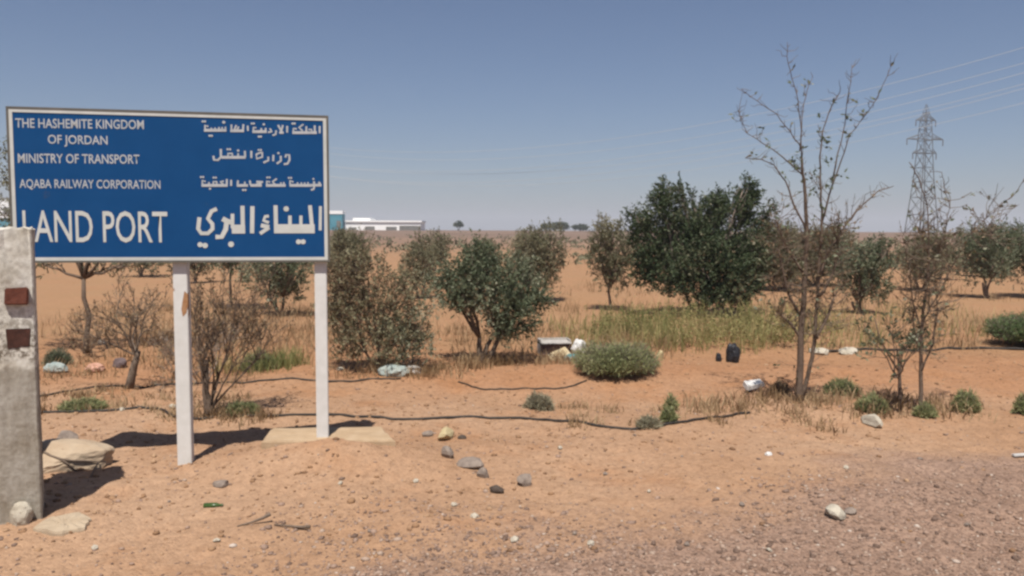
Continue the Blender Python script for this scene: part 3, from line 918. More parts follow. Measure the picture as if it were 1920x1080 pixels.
def tree(name, label, cat, loc, lobes, leaf, bark, seed, density=150, l=0.055, w=0.016, k=14, forks=((0, 0, 0.25),),
         trunk_r=0.035, group=None, tl=(0.10, 0.26), tint=0.54, gap=0.0, up=0.5, crown_name="crown", sticks=False, bare=0.0):
    """lobes: (x, y, z, r, vertical stretch) clumps of the crown in metres from the base; forks: trunk ends"""
    rng, rs = random.Random(seed), np.random.RandomState(seed)
    o = empty(name, (loc[0], loc[1], gz(loc[0], loc[1])))
    tag(o, label, cat, group)
    wood = MB()
    for fx, fy, fz in forks:
        wood.tube(limb_path((fx * 0.08 + rng.uniform(-0.03, 0.03), fy * 0.08, -0.06), (fx, fy, fz), rng, 0.06, 4),
                  [trunk_r * q for q in (1.35, 1.05, 0.95, 0.85, 0.75)], 7)
    allV, allT, st = [], [], []
    for (x, y, z, r, sv) in lobes:
        f = min(forks, key=lambda q: (q[0] - x) ** 2 + (q[1] - y) ** 2 + (q[2] - z) ** 2)
        path = limb_path(f, (x, y, z), rng, 0.10, 5)
        wood.tube(path, [trunk_r * q for q in (0.72, 0.6, 0.5, 0.42, 0.34, 0.26)], 5)
        for _ in range(7):
            d = Vector((rng.gauss(0, 1), rng.gauss(0, 1), rng.gauss(0.25, 0.9))).normalized()
            s = path[rng.randint(2, 5)]
            e = Vector((x, y, z)) + Vector((d.x * r, d.y * r, d.z * r * sv)) * rng.uniform(0.8, 1.1)
            wood.tube(limb_path(s, e, rng, 0.1, 3), [trunk_r * q for q in (0.26, 0.2, 0.14, 0.07)], 4, False)
        n = int(density * r * r * (0.5 + 0.5 * sv) * 12.0 * (1.0 - bare))
        d = unit(rs.normal(size=(n, 3)))
        rad = r * rs.uniform(0.02, 1.0, n) ** 0.42 * (1.0 + 0.28 * vnoise(d[:, 0] * 2.3 + seed, d[:, 2] * 2.3 + d[:, 1] * 1.7) * 2)
        P = np.stack([x + d[:, 0] * rad, y + d[:, 1] * rad, z + d[:, 2] * rad * sv], -1)
        if gap > 0:
            g = vnoise(P[:, 0] * 5.0 + P[:, 1] * 3.1 + seed * 3, P[:, 2] * 5.0 - P[:, 1] * 2.7)
            keep = g > -0.5 + gap
            P, d = P[keep], d[keep]
        P = P[P[:, 2] > 0.04]
        d = d[:len(P)] if len(d) != len(P) else d
        n = len(P)
        out = unit(P - np.array([x * 0.6, y * 0.6, z - r * 0.5]))
        D = unit(out * 0.8 + rs.normal(size=(n, 3)) * 0.45 + np.array([0, 0, up]))
        Lt = rs.uniform(tl[0], tl[1], n)
        ti = tint + 0.5 * vnoise(P[:, 0] * 3 + seed, P[:, 2] * 3 + P[:, 1]) + rs.normal(0, 0.10, n)
        V, T = twig_leaves(P, D, Lt, k, l, w, rs, ti)
        allV.append(V)
        allT.append(T)
        if sticks:
            st.append(twig_sticks(P - D * Lt[:, None] * 0.4, D, Lt * 1.3, 0.0025, rs))
    wood.build("trunk", bark, o, smooth=True)
    if allV:
        quads_object(crown_name, np.concatenate(allV), 4, leaf, o, np.concatenate(allT))
    if st:
        quads_object("twigs", np.concatenate(st), 4, bark, o)["kind"] = "stuff"
    return o


def vase_lobes(rng, w, h, zb, n=9):
    """an olive's crown: narrow below, wide and uneven above"""
    h = h - 0.22
    out = []
    for i in range(n):
        t = (i + 0.5) / n
        z = zb + (h - zb) * (0.16 + 0.72 * t)
        ww = w * 0.5 * (0.35 + 0.65 * math.sin(min(1.0, t * 1.5) * math.pi / 2)) * (1.0 if t < 0.75 else 0.7)
        a = i * 2.4 + rng.uniform(-0.4, 0.4)
        q = rng.uniform(0.35, 0.72)
        r = w * rng.uniform(0.17, 0.26)
        out.append((math.cos(a) * ww * q, math.sin(a) * ww * q, z, r, rng.uniform(0.85, 1.25)))
    for i in range(3):
        out.append((rng.uniform(-0.3, 0.3) * w, rng.uniform(-0.3, 0.3) * w, h - rng.uniform(0.02, 0.12) * h, w * 0.09, 1.9))
    return out


OL = "olive trees of the orchard"
tree("olive_tree", "small dark olive tree with a leaning forked trunk, near the litter pile", "olive tree", (-0.35, 9.65),
     [(-0.30, 0.05, 0.94, 0.24, 1.0), (-0.05, -0.05, 1.12, 0.22, 1.1), (0.12, -0.1, 0.82, 0.32, 0.95), (0.46, 0.0, 0.86, 0.25, 1.0),
      (-0.12, 0.0, 1.30, 0.12, 1.3), (0.34, 0.1, 1.04, 0.22, 0.9), (0.34, -0.15, 0.52, 0.24, 0.9), (-0.16, 0.1, 0.66, 0.20, 0.8), (0.5, 0.0, 0.45, 0.15, 1.0), (0.22, -0.1, 0.36, 0.15, 0.9),
      (0.62, 0.0, 0.72, 0.16, 1.0), (-0.46, 0.0, 0.92, 0.13, 0.9), (0.15, 0.1, 0.42, 0.16, 0.8), (0.05, 0.05, 1.0, 0.32, 1.0), (-0.25, -0.1, 0.75, 0.22, 0.9), (0.3, -0.15, 0.72, 0.28, 1.0)],
     M["leaf_olive"], M["bark"], 101, 175, 0.05, 0.017, 13, ((-0.04, 0, 0.30), (0.10, 0.02, 0.28), (0.20, 0.0, 0.34)), 0.032, OL, gap=0.18)

rg = random.Random(5)
for nm, lb, loc, w, h, zb, lf, sd, den in (
    ("olive_tree", "dusty wide olive tree growing behind the dark forked olive", (0.55, 18.1), 1.55, 1.66, 0.25, "leaf_dusty", 201, 105),
    ("olive_tree", "dusty olive tree showing beyond the Arabic-lettered edge of the signboard", (-3.84, 18.6), 1.2, 1.62, 0.3, "leaf_dusty", 202, 110),
    ("olive_tree", "small olive tree between the dry brown bush and the dark forked olive", (-2.15, 18.7), 1.05, 1.38, 0.2, "leaf_dusty", 203, 110),
    ("olive_tree", "olive tree with several trunks showing under the signboard between its posts", (-4.31, 14.86), 1.35, 1.5, 0.22, "leaf_olive", 204, 105),
    ("olive_tree", "narrow vase-shaped olive tree close beside the big dark bush", (2.0, 16.35), 1.05, 2.0, 0.35, "leaf_dusty", 205, 125),
    ("olive_tree", "greyish wide olive tree behind the tall bare sapling", (7.3, 21.8), 2.3, 1.72, 0.15, "leaf_dusty", 206, 110),
    ("olive_tree", "pale olive tree partly hidden by the tall bare sapling's thinner stem", (8.9, 23.5), 1.9, 1.72, 0.2, "leaf_dusty", 212, 105),
    ("olive_tree", "dark round olive tree between the two bare saplings", (6.75, 15.5), 1.25, 1.52, 0.15, "leaf_olive", 207, 150),
    ("olive_tree", "low pale olive tree behind the smaller bare sapling", (11.2, 22.0), 1.35, 1.5, 0.2, "leaf_dusty", 208, 115),
    ("olive_tree", "olive tree with a bare shoot on top, behind the bright green bush", (11.5, 19.4), 1.45, 1.85, 0.3, "leaf_olive", 209, 110),
    ("olive_tree", "tall olive tree behind the bright green bush, next to the one with a bare shoot", (12.75, 19.6), 1.5, 2.0, 0.3, "leaf_olive", 210, 110),
    ("olive_tree", "thin-trunked olive tree behind the signboard's middle post", (-5.58, 15.8), 1.3, 1.9, 0.75, "leaf_olive", 211, 95)):
    rg.seed(sd)
    fk = tuple((rg.uniform(-0.16, 0.16) * w, rg.uniform(-0.1, 0.1), zb * rg.uniform(0.9, 1.3) + 0.08) for _ in range(1 if sd in (205, 211) else 4))
    tree(nm, lb, "olive tree", loc, vase_lobes(rg, w, h, zb), M[lf], M["bark"], sd, den, 0.06, 0.02, 11, fk, 0.03, OL, gap=0.2)

for i, (x, y, w, h) in enumerate(((5.6, 27.5, 1.8, 1.6), (11.2, 29.0, 1.9, 1.6), (14.4, 27.0, 1.8, 1.7), (17.0, 28.5, 2.0, 1.7), (16.2, 24.0, 1.7, 1.8), (9.8, 33.0, 2.0, 1.6),
                                  (13.6, 34.0, 2.1, 1.6), (19.8, 33.0, 2.0, 1.7), (-5.9, 27.0, 1.8, 1.5), (-3.0, 31.0, 1.8, 1.4), (-9.5, 24.0, 1.7, 1.7), (-12.5, 27.0, 1.8, 1.7),
                                  (0.9, 33.0, 1.9, 1.45), (-0.9, 25.0, 1.3, 1.3))):
    rg.seed(2200 + i)
    tree("olive_tree", "distant dusty olive tree in the far rows of the orchard", "olive tree", (x, y), vase_lobes(rg, w, h, 0.2, 7), M["leaf_dusty"], M["bark"], 2200 + i, 55,
         0.085, 0.032, 9, tuple((rg.uniform(-0.2, 0.2), 0, 0.3) for _ in range(3)), 0.03, "olive trees of the far rows", gap=0.2)

# tall tree behind the left half of the board: bare trunk below, crown mostly behind the sheet
tree("orchard_tree", "tall thin tree behind the English-lettered part of the signboard, bare trunk below", "tree", (-5.41, 10.13),
     [(-0.75, 0, 1.7, 0.38, 1.0), (-0.95, 0.1, 2.35, 0.28, 1.0), (-0.2, 0.1, 1.5, 0.35, 0.9), (0.35, 0, 1.55, 0.38, 0.9), (0.7, 0, 1.75, 0.3, 1.0),
      (-0.1, 0, 2.1, 0.4, 1.0), (0.35, 0.1, 2.25, 0.32, 1.0), (-0.5, 0, 1.12, 0.22, 0.8), (0.25, 0.1, 1.08, 0.2, 0.8), (0.62, 0.0, 1.15, 0.2, 0.7)],
     M["leaf_dusty"], M["bark_red"], 301, 60, 0.055, 0.018, 11, ((0.0, 0, 0.95),), 0.032, None, gap=0.22)

# the big dark bush
tree("dark_bush", "big dense dark green bush with two uneven tops", "bush", (3.59, 15.37),
     [(-0.72, 0, 1.86, 0.40, 1.0), (-0.66, 0, 2.20, 0.17, 1.5), (-0.38, 0, 2.22, 0.13, 1.5), (0.0, 0, 1.72, 0.46, 0.9), (0.72, 0.1, 1.96, 0.36, 1.0),
      (0.88, 0.1, 2.24, 0.18, 1.4), (-0.92, 0, 1.25, 0.40, 1.1), (0.0, -0.25, 1.05, 0.58, 1.0), (0.84, 0, 1.28, 0.44, 1.1), (-0.45, -0.3, 0.75, 0.46, 0.9),
      (0.5, -0.3, 0.72, 0.46, 0.9), (-0.98, 0, 0.78, 0.30, 1.0), (0.98, 0, 0.66, 0.28, 1.1), (0.22, 0, 2.02, 0.25, 1.0), (-0.1, 0.4, 1.3, 0.55, 1.0),
      (1.15, 0, 1.75, 0.18, 1.2), (-1.12, 0, 1.62, 0.20, 1.2), (-0.72, 0, 2.42, 0.07, 2.6), (-0.42, 0.1, 2.44, 0.06, 2.4), (-0.15, 0.1, 2.25, 0.06, 2.2), (0.82, 0, 2.46, 0.08, 2.2), (1.0, 0.1, 2.3, 0.09, 2.0), (0.3, 0.1, 2.26, 0.06, 2.0), (1.32, 0, 2.05, 0.07, 1.8), (-1.3, 0, 1.9, 0.07, 1.8), (0.1, -0.3, 0.35, 0.38, 0.7), (0.62, -0.2, 0.3, 0.28, 0.8)],
     M["leaf_dark"], M["bark_pale"], 401, 165, 0.062, 0.026, 13, ((-0.25, 0, 0.4), (0.05, -0.1, 0.45), (0.3, -0.1, 0.4), (0.15, 0.1, 0.5)), 0.035, None, gap=0.2)

# dry brown bush right of the board
tree("dry_bush", "broad half-dead brown bush beside the signboard's post with the concrete footing", "bush", (-1.52, 9.1),
     [(-0.36, 0, 0.62, 0.26, 1.1), (-0.40, 0, 1.0, 0.24, 1.1), (-0.12, 0, 1.05, 0.22, 1.0), (-0.1, -0.1, 0.65, 0.28, 1.0), (0.2, 0, 0.75, 0.26, 1.1), (0.34, 0, 0.42, 0.25, 1.0),
      (-0.30, -0.1, 0.25, 0.25, 0.8), (0.05, -0.15, 0.28, 0.30, 0.8), (-0.52, 0.1, 0.7, 0.2, 1.2), (-0.25, 0.1, 1.16, 0.16, 1.0), (0.28, 0.1, 0.95, 0.16, 1.1)],
     M["leaf_half"], M["bark_red"], 501, 185, 0.045, 0.016, 9, ((-0.15, 0, 0.2), (0.1, 0, 0.2), (0.0, -0.05, 0.25)), 0.018, None, (0.08, 0.2), 0.45, 0.24, 0.6, sticks=True)
tree("sage_bush", "low grey-green bush growing in front of the half-dead brown bush", "bush", (-1.22, 8.98),
     [(0, 0, 0.25, 0.20, 1.2), (0.12, 0, 0.5, 0.18, 1.2), (-0.12, 0, 0.42, 0.16, 1.1), (0.22, 0, 0.22, 0.15, 1.0), (0.3, 0.1, 0.75, 0.13, 1.3)],
     M["leaf_olive"], M["bark"], 502, 130, 0.04, 0.014, 10, ((0, 0, 0.12), (0.1, 0, 0.15)), 0.012, None, (0.06, 0.16), 0.68, 0.15, 0.7)


def shrub_wood(rng, base, n, length, rad, depth, spread, upb=0.8):
    """recursive bare branches -> list of (path, radii), tips"""
    lines, tips = [], []

    def grow(p, d, L_, r, lev):
        pts, rr = [p.copy()], [r]
        seg = 4
        q = p.copy()
        dd = d.copy()
        for i in range(seg):
            dd = (dd + Vector((rng.gauss(0, 0.16), rng.gauss(0, 0.16), rng.gauss(0.05, 0.12)))).normalized()
            q = q + dd * L_ / seg
            pts.append(q.copy())
            rr.append(r * (1 - 0.6 * (i + 1) / seg))
            if lev < depth and i >= 1:
                for _ in range(rng.choice((1, 1, 2))):
                    nd = (dd + Vector((rng.gauss(0, spread), rng.gauss(0, spread), rng.gauss(0.1, spread * 0.7)))).normalized()
                    grow(q, nd, L_ * rng.uniform(0.45, 0.7), r * 0.55, lev + 1)
        lines.append((pts, rr))
        tips.append((q.copy(), dd.copy()))
    for _ in range(n):
        d = Vector((rng.gauss(0, 0.5), rng.gauss(0, 0.5), upb)).normalized()
        grow(Vector(base) + Vector((rng.uniform(-0.03, 0.03), rng.uniform(-0.03, 0.03), -0.04)), d, length * rng.uniform(0.75, 1.1), rad, 0)
    return lines, tips


def bare_shrub(name, label, cat, loc, base_lines, n, length, rad, depth, bark, seed, leaf=None, nleaf=4, spread=0.5, l=0.03, start=(0, 0, 0), upb=0.8, group=None):
    rng, rs = random.Random(seed), np.random.RandomState(seed)
    o = empty(name, (loc[0], loc[1], gz(loc[0], loc[1])))
    tag(o, label, cat, group)
    lines, tips = shrub_wood(rng, start, n, length, rad, depth, spread, upb)
    tr = MB()
    for pts, r in base_lines:
        tr.tube(pts, r, 7)
    fine = MB()
    for pts, r in lines:
        big = r[0] > rad * 0.8
        (tr if big else fine).tube(pts, [max(x, 0.0022) for x in r], 5 if big else 3, False)
    tr.build("trunk", bark, o, smooth=True)
    if fine.v:
        tag(fine.build("twigs", bark, o, smooth=True), kind="stuff")
    if leaf and nleaf:
        P = np.array([t[0] for t in tips])
        D = np.array([t[1] for t in tips])
        V, T = twig_leaves(P - D * 0.06, D, np.full(len(P), 0.09), nleaf, l, l * 0.4, rs, rs.uniform(0.15, 0.8, len(P)))
        quads_object("crown", V, 4, leaf, o, T)
    return o


bare_shrub("dead_shrub", "leafless grey shrub with a short leaning trunk, between pillar and rust-patched post", "shrub", (-3.86, 7.99),
           [([(0, 0, -0.05), (0.04, 0, 0.12), (0.07, 0.0, 0.24), (0.115, 0, 0.38)], [0.048, 0.042, 0.036, 0.026])],
           6, 0.48, 0.013, 3, M["bark"], 611, M["leaf_dry"], 2, 0.62, 0.03, (0.11, 0, 0.36), 0.65)
bare_shrub("dead_bush", "dense dry twiggy bush rising behind the signboard's middle post", "bush", (-2.66, 6.95),
           [([(0, 0, -0.05), (0.01, 0, 0.08), (-0.02, 0.0, 0.22), (0.0, 0, 0.5)], [0.055, 0.045, 0.03, 0.018])],
           8, 0.62, 0.011, 3, M["bark_red"], 612, M["leaf_dry"], 3, 0.42, 0.03, (0, 0, 0.1), 1.5)
bare_shrub("dead_bush", "wispy leafless bush between the dead shrub and the middle post", "bush", (-3.25, 8.35),
           [], 6, 0.5, 0.008, 3, M["bark_pale"], 613, M["leaf_dry"], 2, 0.55, 0.03, (0, 0, 0), 0.9)
bare_shrub("dry_shrub", "low brown dry shrub at the foot of the tall thin tree behind the signboard", "shrub", (-5.25, 9.9),
           [], 5, 0.26, 0.008, 2, M["bark_red"], 614, M["leaf_dry"], 4, 0.6, 0.03)

SAP1 = [[(0.0, -0.04), (-0.005, 0.341), (0.0, 0.779), (0.015, 1.169), (0.024, 1.558), (0.0, 1.899), (-0.034, 2.094), (-0.049, 2.24)], [(-0.049, 2.24), (-0.068, 2.484), (-0.107, 2.727), (-0.17, 2.922), (-0.234, 3.117), (-0.234, 3.239)], [(-0.024, 2.07), (-0.122, 2.167), (-0.244, 2.279), (-0.39, 2.377), (-0.511, 2.459), (-0.57, 2.581), (-0.584, 2.679)], [(-0.049, 2.313), (-0.146, 2.459), (-0.268, 2.63), (-0.438, 2.752), (-0.575, 2.864)], [(0.024, 1.558), (-0.097, 1.802), (-0.185, 2.021), (-0.292, 2.167), (-0.414, 2.216), (-0.56, 2.226)], [(-0.068, 2.289), (-0.049, 2.581), (-0.01, 2.786), (0.058, 2.961)], [(0.029, 0.0), (0.107, 0.341), (0.131, 0.536), (0.146, 0.877), (0.156, 1.266), (0.17, 1.656), (0.146, 1.948), (0.131, 2.24), (0.146, 2.484), (0.219, 2.703), (0.292, 2.825)], [(0.17, 1.656), (0.219, 1.899), (0.292, 2.192), (0.365, 2.435), (0.487, 2.605), (0.584, 2.776), (0.667, 3.019)], [(0.234, 2.021), (0.317, 2.386), (0.365, 2.63), (0.404, 2.922), (0.414, 3.044)], [(0.151, 1.169), (0.219, 1.364), (0.341, 1.568), (0.487, 1.753), (0.682, 1.938), (0.843, 1.987)], [(0.015, 1.169), (-0.146, 1.412), (-0.219, 1.607), (-0.268, 1.729)], [(0.0, 0.779), (-0.122, 0.974), (-0.185, 1.169), (-0.244, 1.412)], [(0.156, 0.974), (0.268, 1.169), (0.317, 1.412), (0.292, 1.607)], [(0.0, 0.584), (-0.097, 0.731), (-0.219, 0.828)], [(0.131, 0.584), (0.244, 0.779), (0.302, 0.974)]]
SAP1_LEAF = [(0.219, 2.703), (0.097, 2.605), (0.365, 2.605), (0.351, 2.445), (-0.414, 2.474), (-0.341, 2.362), (-0.146, 2.192), (-0.073, 2.24), (0.17, 2.386), (0.195, 2.313), (0.219, 2.216), (0.17, 2.192), (0.268, 2.045), (0.219, 2.021), (0.195, 1.972), (-0.17, 1.607), (0.0, 2.045), (0.097, 2.094), (0.56, 2.752), (0.146, 2.435), (-0.234, 1.705), (0.341, 2.07), (-0.463, 2.23), (-0.097, 2.143), (0.049, 1.924), (0.17, 1.778), (0.487, 2.605)]
SAP2 = [[(0.0, -0.04), (-0.005, 0.35), (-0.014, 0.676), (-0.005, 1.002), (0.014, 1.282), (0.014, 1.561), (-0.014, 1.841), (-0.093, 2.074), (-0.186, 2.214)], [(0.014, 1.188), (0.093, 1.421), (0.126, 1.608), (0.14, 1.817), (0.079, 2.004), (0.047, 2.12)], [(-0.009, 0.816), (0.047, 0.955), (0.186, 1.282), (0.326, 1.608), (0.489, 1.785), (0.629, 1.925), (0.722, 2.074), (0.769, 2.214)], [(-0.014, 0.722), (-0.117, 1.002), (-0.163, 1.282), (-0.247, 1.514)], [(-0.005, 0.396), (0.093, 0.629), (0.126, 0.909), (0.107, 1.142)], [(-0.005, 0.536), (-0.079, 0.769), (-0.093, 1.002)], [(0.489, 1.785), (0.536, 1.654), (0.583, 1.561)], [(0.014, 1.421), (-0.061, 1.608), (-0.079, 1.771)]]


def sapling(name, label, loc, curves, r0, seed, clusters, ntw, leafn, zl):
    rng, rs = random.Random(seed), np.random.RandomState(seed)
    o = empty(name, (loc[0], loc[1], gz(loc[0], loc[1])))
    tag(o, label, "sapling", None)
    trunk, limb, tw = MB(), MB(), MB()
    ltips = []
    zmax = max(p[1] for c in curves for p in c)
    ysl = {}
    for ci, c in enumerate(curves):
        slope = 0.0 if ci == 0 else rng.uniform(-0.3, 0.3)
        # a branch starts where it leaves its parent
        key0 = (round(c[0][0], 2), round(c[0][1], 1))
        y0 = ysl.get(key0, 0.0)
        run = 0.0
        pts, rr = [], []
        for i, (x, z) in enumerate(c):
            if i:
                run += math.hypot(x - c[i - 1][0], (z - c[i - 1][1]) * 0.4)
            y = y0 + slope * run + rng.uniform(-0.008, 0.008)
            if ci == 6:
                y = 0.04 + slope * 0.1 * run
            pts.append(Vector((x, y, z)))
            base = r0 * max(0.18, 1 - z / (zmax * 0.93)) ** 0.85
            if ci not in (0, 6):
                base *= (0.62 - 0.36 * i / len(c))
            elif ci == 6:
                base *= 0.62
            rr.append(max(base, 0.0028))
            ysl[(round(x, 2), round(z, 1))] = y
        sm, sr = [], []
        for i in range(len(pts) - 1):
            for t in (0, 0.34, 0.67):
                sm.append(pts[i].lerp(pts[i + 1], t) + Vector((rng.uniform(-1, 1), rng.uniform(-1, 1), 0)) * 0.006)
                sr.append(rr[i] + (rr[i + 1] - rr[i]) * t)
        sm.append(pts[-1])
        sr.append(rr[-1] * 0.7)
        (trunk if ci in (0, 6) else limb).tube(sm, sr, 7 if ci in (0, 6) else 5)
        # side twigs
        for i in range(2, len(sm)):
            for _ in range(ntw * (4 if 0.55 < sm[i].z < 1.65 else 1)):
                if rng.random() < 0.72:
                    continue
                dirv = Vector((rng.gauss(0, 0.7), rng.gauss(0, 0.7), rng.gauss(0.45, 0.45))).normalized()
                L_ = rng.uniform(0.06, 0.30) if sm[i].z < 1.9 else rng.uniform(0.03, 0.14)
                e = sm[i] + dirv * L_
                jj = [Vector((rng.gauss(0, 1), rng.gauss(0, 1), rng.gauss(0, 1))) * 0.07 * L_ for _ in range(2)]
                tw.tube([sm[i], sm[i].lerp(e, 0.36) + jj[0], sm[i].lerp(e, 0.7) + jj[1], e + Vector((0, 0, 0.12 * L_))], [0.0034, 0.0029, 0.0022, 0.0016], 3, False)
                if L_ > 0.16:
                    s2 = sm[i].lerp(e, 0.55)
                    e2 = s2 + (dirv + Vector((rng.gauss(0, 0.6), rng.gauss(0, 0.6), 0.4))).normalized() * L_ * 0.5
                    tw.tube([s2, s2.lerp(e2, 0.5), e2], [0.0024, 0.002, 0.0014], 3, False)
                ltips.append((e, dirv, sm[i].z))
    trunk.build("trunk", M["bark_red"], o, smooth=True)
    limb.build("limbs", M["bark_red"], o, smooth=True)
    tag(tw.build("twigs", M["bark"], o, smooth=True), kind="stuff")
    P, D, T = [], [], []
    for x, z in clusters:
        for _ in range(leafn):
            P.append((x + rng.gauss(0, 0.014), rng.gauss(0, 0.03), z + rng.gauss(0, 0.018)))
            D.append((rng.gauss(0, 1), rng.gauss(0, 1), rng.gauss(0.3, 1)))
            T.append(rng.uniform(0.05, 0.6))
    for e, dv, z in ltips:
        if rng.random() < zl:
            for _ in range(2):
                P.append(tuple(e - dv * rng.uniform(0, 0.06)))
                D.append((dv.x + rng.gauss(0, 0.6), dv.y + rng.gauss(0, 0.6), dv.z + rng.gauss(0, 0.6)))
                T.append(rng.uniform(0.2, 1.0))
    DP, DD = [], []
    for e, dv, z in ltips:
        if 0.4 < z < 1.9:
            for _ in range(3):
                DP.append(tuple(e - dv * rng.uniform(0, 0.12)))
                DD.append((dv.x + rng.gauss(0, 0.7), dv.y + rng.gauss(0, 0.7), dv.z + rng.gauss(0, 0.7)))
    DP, DD = np.array(DP), unit(np.array(DD))
    quads_object("dried_leaves", leaf_quads(DP, DD, rs.uniform(0.02, 0.045, len(DP)), rs.uniform(0.008, 0.016, len(DP)), rs), 4, M["leaf_dry"], o, rs.uniform(0, 1, len(DP)))["kind"] = "stuff"
    P, D = np.array(P), unit(np.array(D))
    quads_object("crown", leaf_quads(P, D, rs.uniform(0.032, 0.06, len(P)), rs.uniform(0.016, 0.03, len(P)), rs), 4, M["leaf_olive"], o, np.array(T))
    return o


sapling("bare_sapling", "tall nearly leafless sapling with two stems and spreading branches", (2.66, 7.33), SAP1, 0.034, 71, SAP1_LEAF, 6, 6, 0.25)
sapling("bare_sapling", "smaller leafless sapling with thin arching branches, before the pylon", (3.62, 7.02), SAP2, 0.020, 72, [], 5, 0, 0.3)
bare_shrub("leafy_shrub", "scraggy shrub with a few green leaves beside the smaller leafless sapling", "shrub", (3.47, 7.08),
           [([(0, 0, -0.04), (-0.01, 0, 0.18), (-0.02, 0, 0.38), (-0.05, 0, 0.55)], [0.018, 0.016, 0.013, 0.008]),
            ([(-0.02, 0, 0.35), (-0.12, 0, 0.5), (-0.2, 0.02, 0.66), (-0.26, 0, 0.84)], [0.010, 0.008, 0.006, 0.004])],
           5, 0.42, 0.008, 2, M["bark_red"], 73, M["leaf_olive"], 6, 0.5, 0.045, (-0.04, 0, 0.34), 0.7)


def tuft(name, label, cat, loc, w, h, mat, seed, n=900, l=0.05, lw=0.007, group=None, flat=0.0):
    """a low mound of many upright fine leaves"""
    rs = np.random.RandomState(seed)
    o = empty(name, (loc[0], loc[1], gz(loc[0], loc[1])))
    tag(o, label, cat, group)
    a = rs.uniform(0, 2 * np.pi, n)
    q = np.sqrt(rs.uniform(0, 1, n))
    px, py = np.cos(a) * q, np.sin(a) * q
    top = h * np.sqrt(np.clip(1 - q * q * (1 - flat), 0.05, 1)) * (0.8 + 0.5 * vnoise(px * 3 + seed, py * 3))
    P0 = np.stack([px * w * 0.22, py * w * 0.22, np.full(n, -0.01)], -1)
    P1 = np.stack([px * w * 0.5, py * w * 0.5, top * rs.uniform(0.35, 1.0, n)], -1)
    D = unit(P1 - P0)
    Lt = np.linalg.norm(P1 - P0, axis=1)
    st = twig_sticks(P0, D, Lt, 0.0022, rs)
    V, T = twig_leaves(P0 + D * (Lt * 0.35)[:, None], D, Lt * 0.65, 7, l, lw, rs, 0.5 + 0.5 * vnoise(px * 4, py * 4 + seed) + rs.normal(0, .12, n), 0.5)
    quads_object("stems", st[: len(st) // 12 * 4 * 3], 4, M["bark_pale"], o)["kind"] = "stuff"
    quads_object("crown", V, 4, mat, o, T)
    return o


tuft("green_bush", "rounded sage green bush beside the litter pile", "bush", (1.16, 8.8), 0.98, 0.44, M["leaf_sage"], 81, 2600, 0.05, 0.008, flat=0.25)
tuft("green_bush", "bright dark green bush at the edge of the hose by the orchard", "bush", (7.45, 11.3), 1.35, 0.60, M["leaf_green"], 82, 3200, 0.055, 0.012, flat=0.3)
tuft("weed_clump", "pale yellow-green clump of weeds between the signboard posts", "weed", (-2.87, 9.05), 0.42, 0.26, M["leaf_sage"], 83, 700)
tuft("weed_clump", "small dark green weed beside the hose between the signboard posts", "weed", (-2.38, 7.0), 0.30, 0.13, M["leaf_sage"], 84, 420)
tuft("weed_clump", "low straggling grey-green weeds by the hose behind the boulder", "weed", (-3.86, 7.15), 0.42, 0.12, M["leaf_sage"], 85, 420)
tuft("weed_clump", "grey dried tuft on bare orange soil in the furrow", "weed", (0.25, 7.35), 0.28, 0.19, M["leaf_grey"], 86, 420)
tuft("weed_clump", "spreading sprawling weed between the two bare saplings", "weed", (3.24, 7.8), 0.34, 0.2, M["leaf_sage"], 87, 460)
tuft("weed_clump", "light green weed behind the flat pale stone", "weed", (3.2, 7.05), 0.26, 0.19, M["leaf_sage"], 88, 420)
tuft("weed_clump", "little weed at the foot of the smaller leafless sapling", "weed", (3.60, 6.90), 0.16, 0.16, M["leaf_sage"], 89, 260)
tuft("weed_clump", "compact round grey-green weed beyond the smaller leafless sapling", "weed", (4.07, 7.1), 0.21, 0.24, M["leaf_sage"], 90, 520)
tuft("weed_clump", "compact green weed standing farthest from the saplings", "weed", (4.56, 7.0), 0.22, 0.22, M["leaf_sage"], 91, 480)
tuft("weed_clump", "dark dead weed between the white foam block and the tall sapling", "weed", (2.64, 7.82), 0.16, 0.15, M["leaf_dry"], 92, 300)
tuft("weed_clump", "small green sprig growing over the hose's low bend", "weed", (1.29, 6.5), 0.12, 0.15, M["leaf_sage"], 93, 160)
tuft("weed_clump", "thin green sprig behind the hose's low bend", "weed", (1.47, 7.3), 0.12, 0.2, M["leaf_sage"], 94, 120)
tuft("weed_clump", "grey dry sprig lying on the hose at its low bend", "weed", (1.1, 6.36), 0.2, 0.1, M["leaf_grey"], 95, 130)
tuft("weed_clump", "dark green weed by the aqua plastic behind the pillar", "weed", (-5.3, 9.3), 0.3, 0.22, M["leaf_olive"], 96, 380)

# far dark trees on the horizon
for loc, w, h, sd, lb in (((17.2, 290.0), 8.0, 2.7, 901, "dark flat-topped tree on the horizon, widest of the horizon trees"),
                          ((24.2, 288.0), 5.2, 1.9, 902, "low round dark tree on the horizon beside the flat-topped one"),
                          ((-19.5, 290.0), 3.0, 3.2, 903, "small dark tree on the horizon above the dark forked olive"),
                          ((11.6, 294.0), 3.0, 2.4, 904, "thin dark tree on the horizon close to the flat-topped one")):
    rg.seed(sd)
    tree("horizon_tree", lb, "tree", loc, [(rg.uniform(-0.3, 0.3) * w, rg.uniform(-0.3, 0.3) * w, h * rg.uniform(0.45, 0.8), w * 0.24, 0.55) for _ in range(9)],
         M["leaf_dark"], M["bark"], sd, 3.6, 0.5, 0.28, 9, ((0, 0, 0.8), (0.6, 0, 0.8)), 0.15, "dark trees on the horizon", (0.3, 0.9))


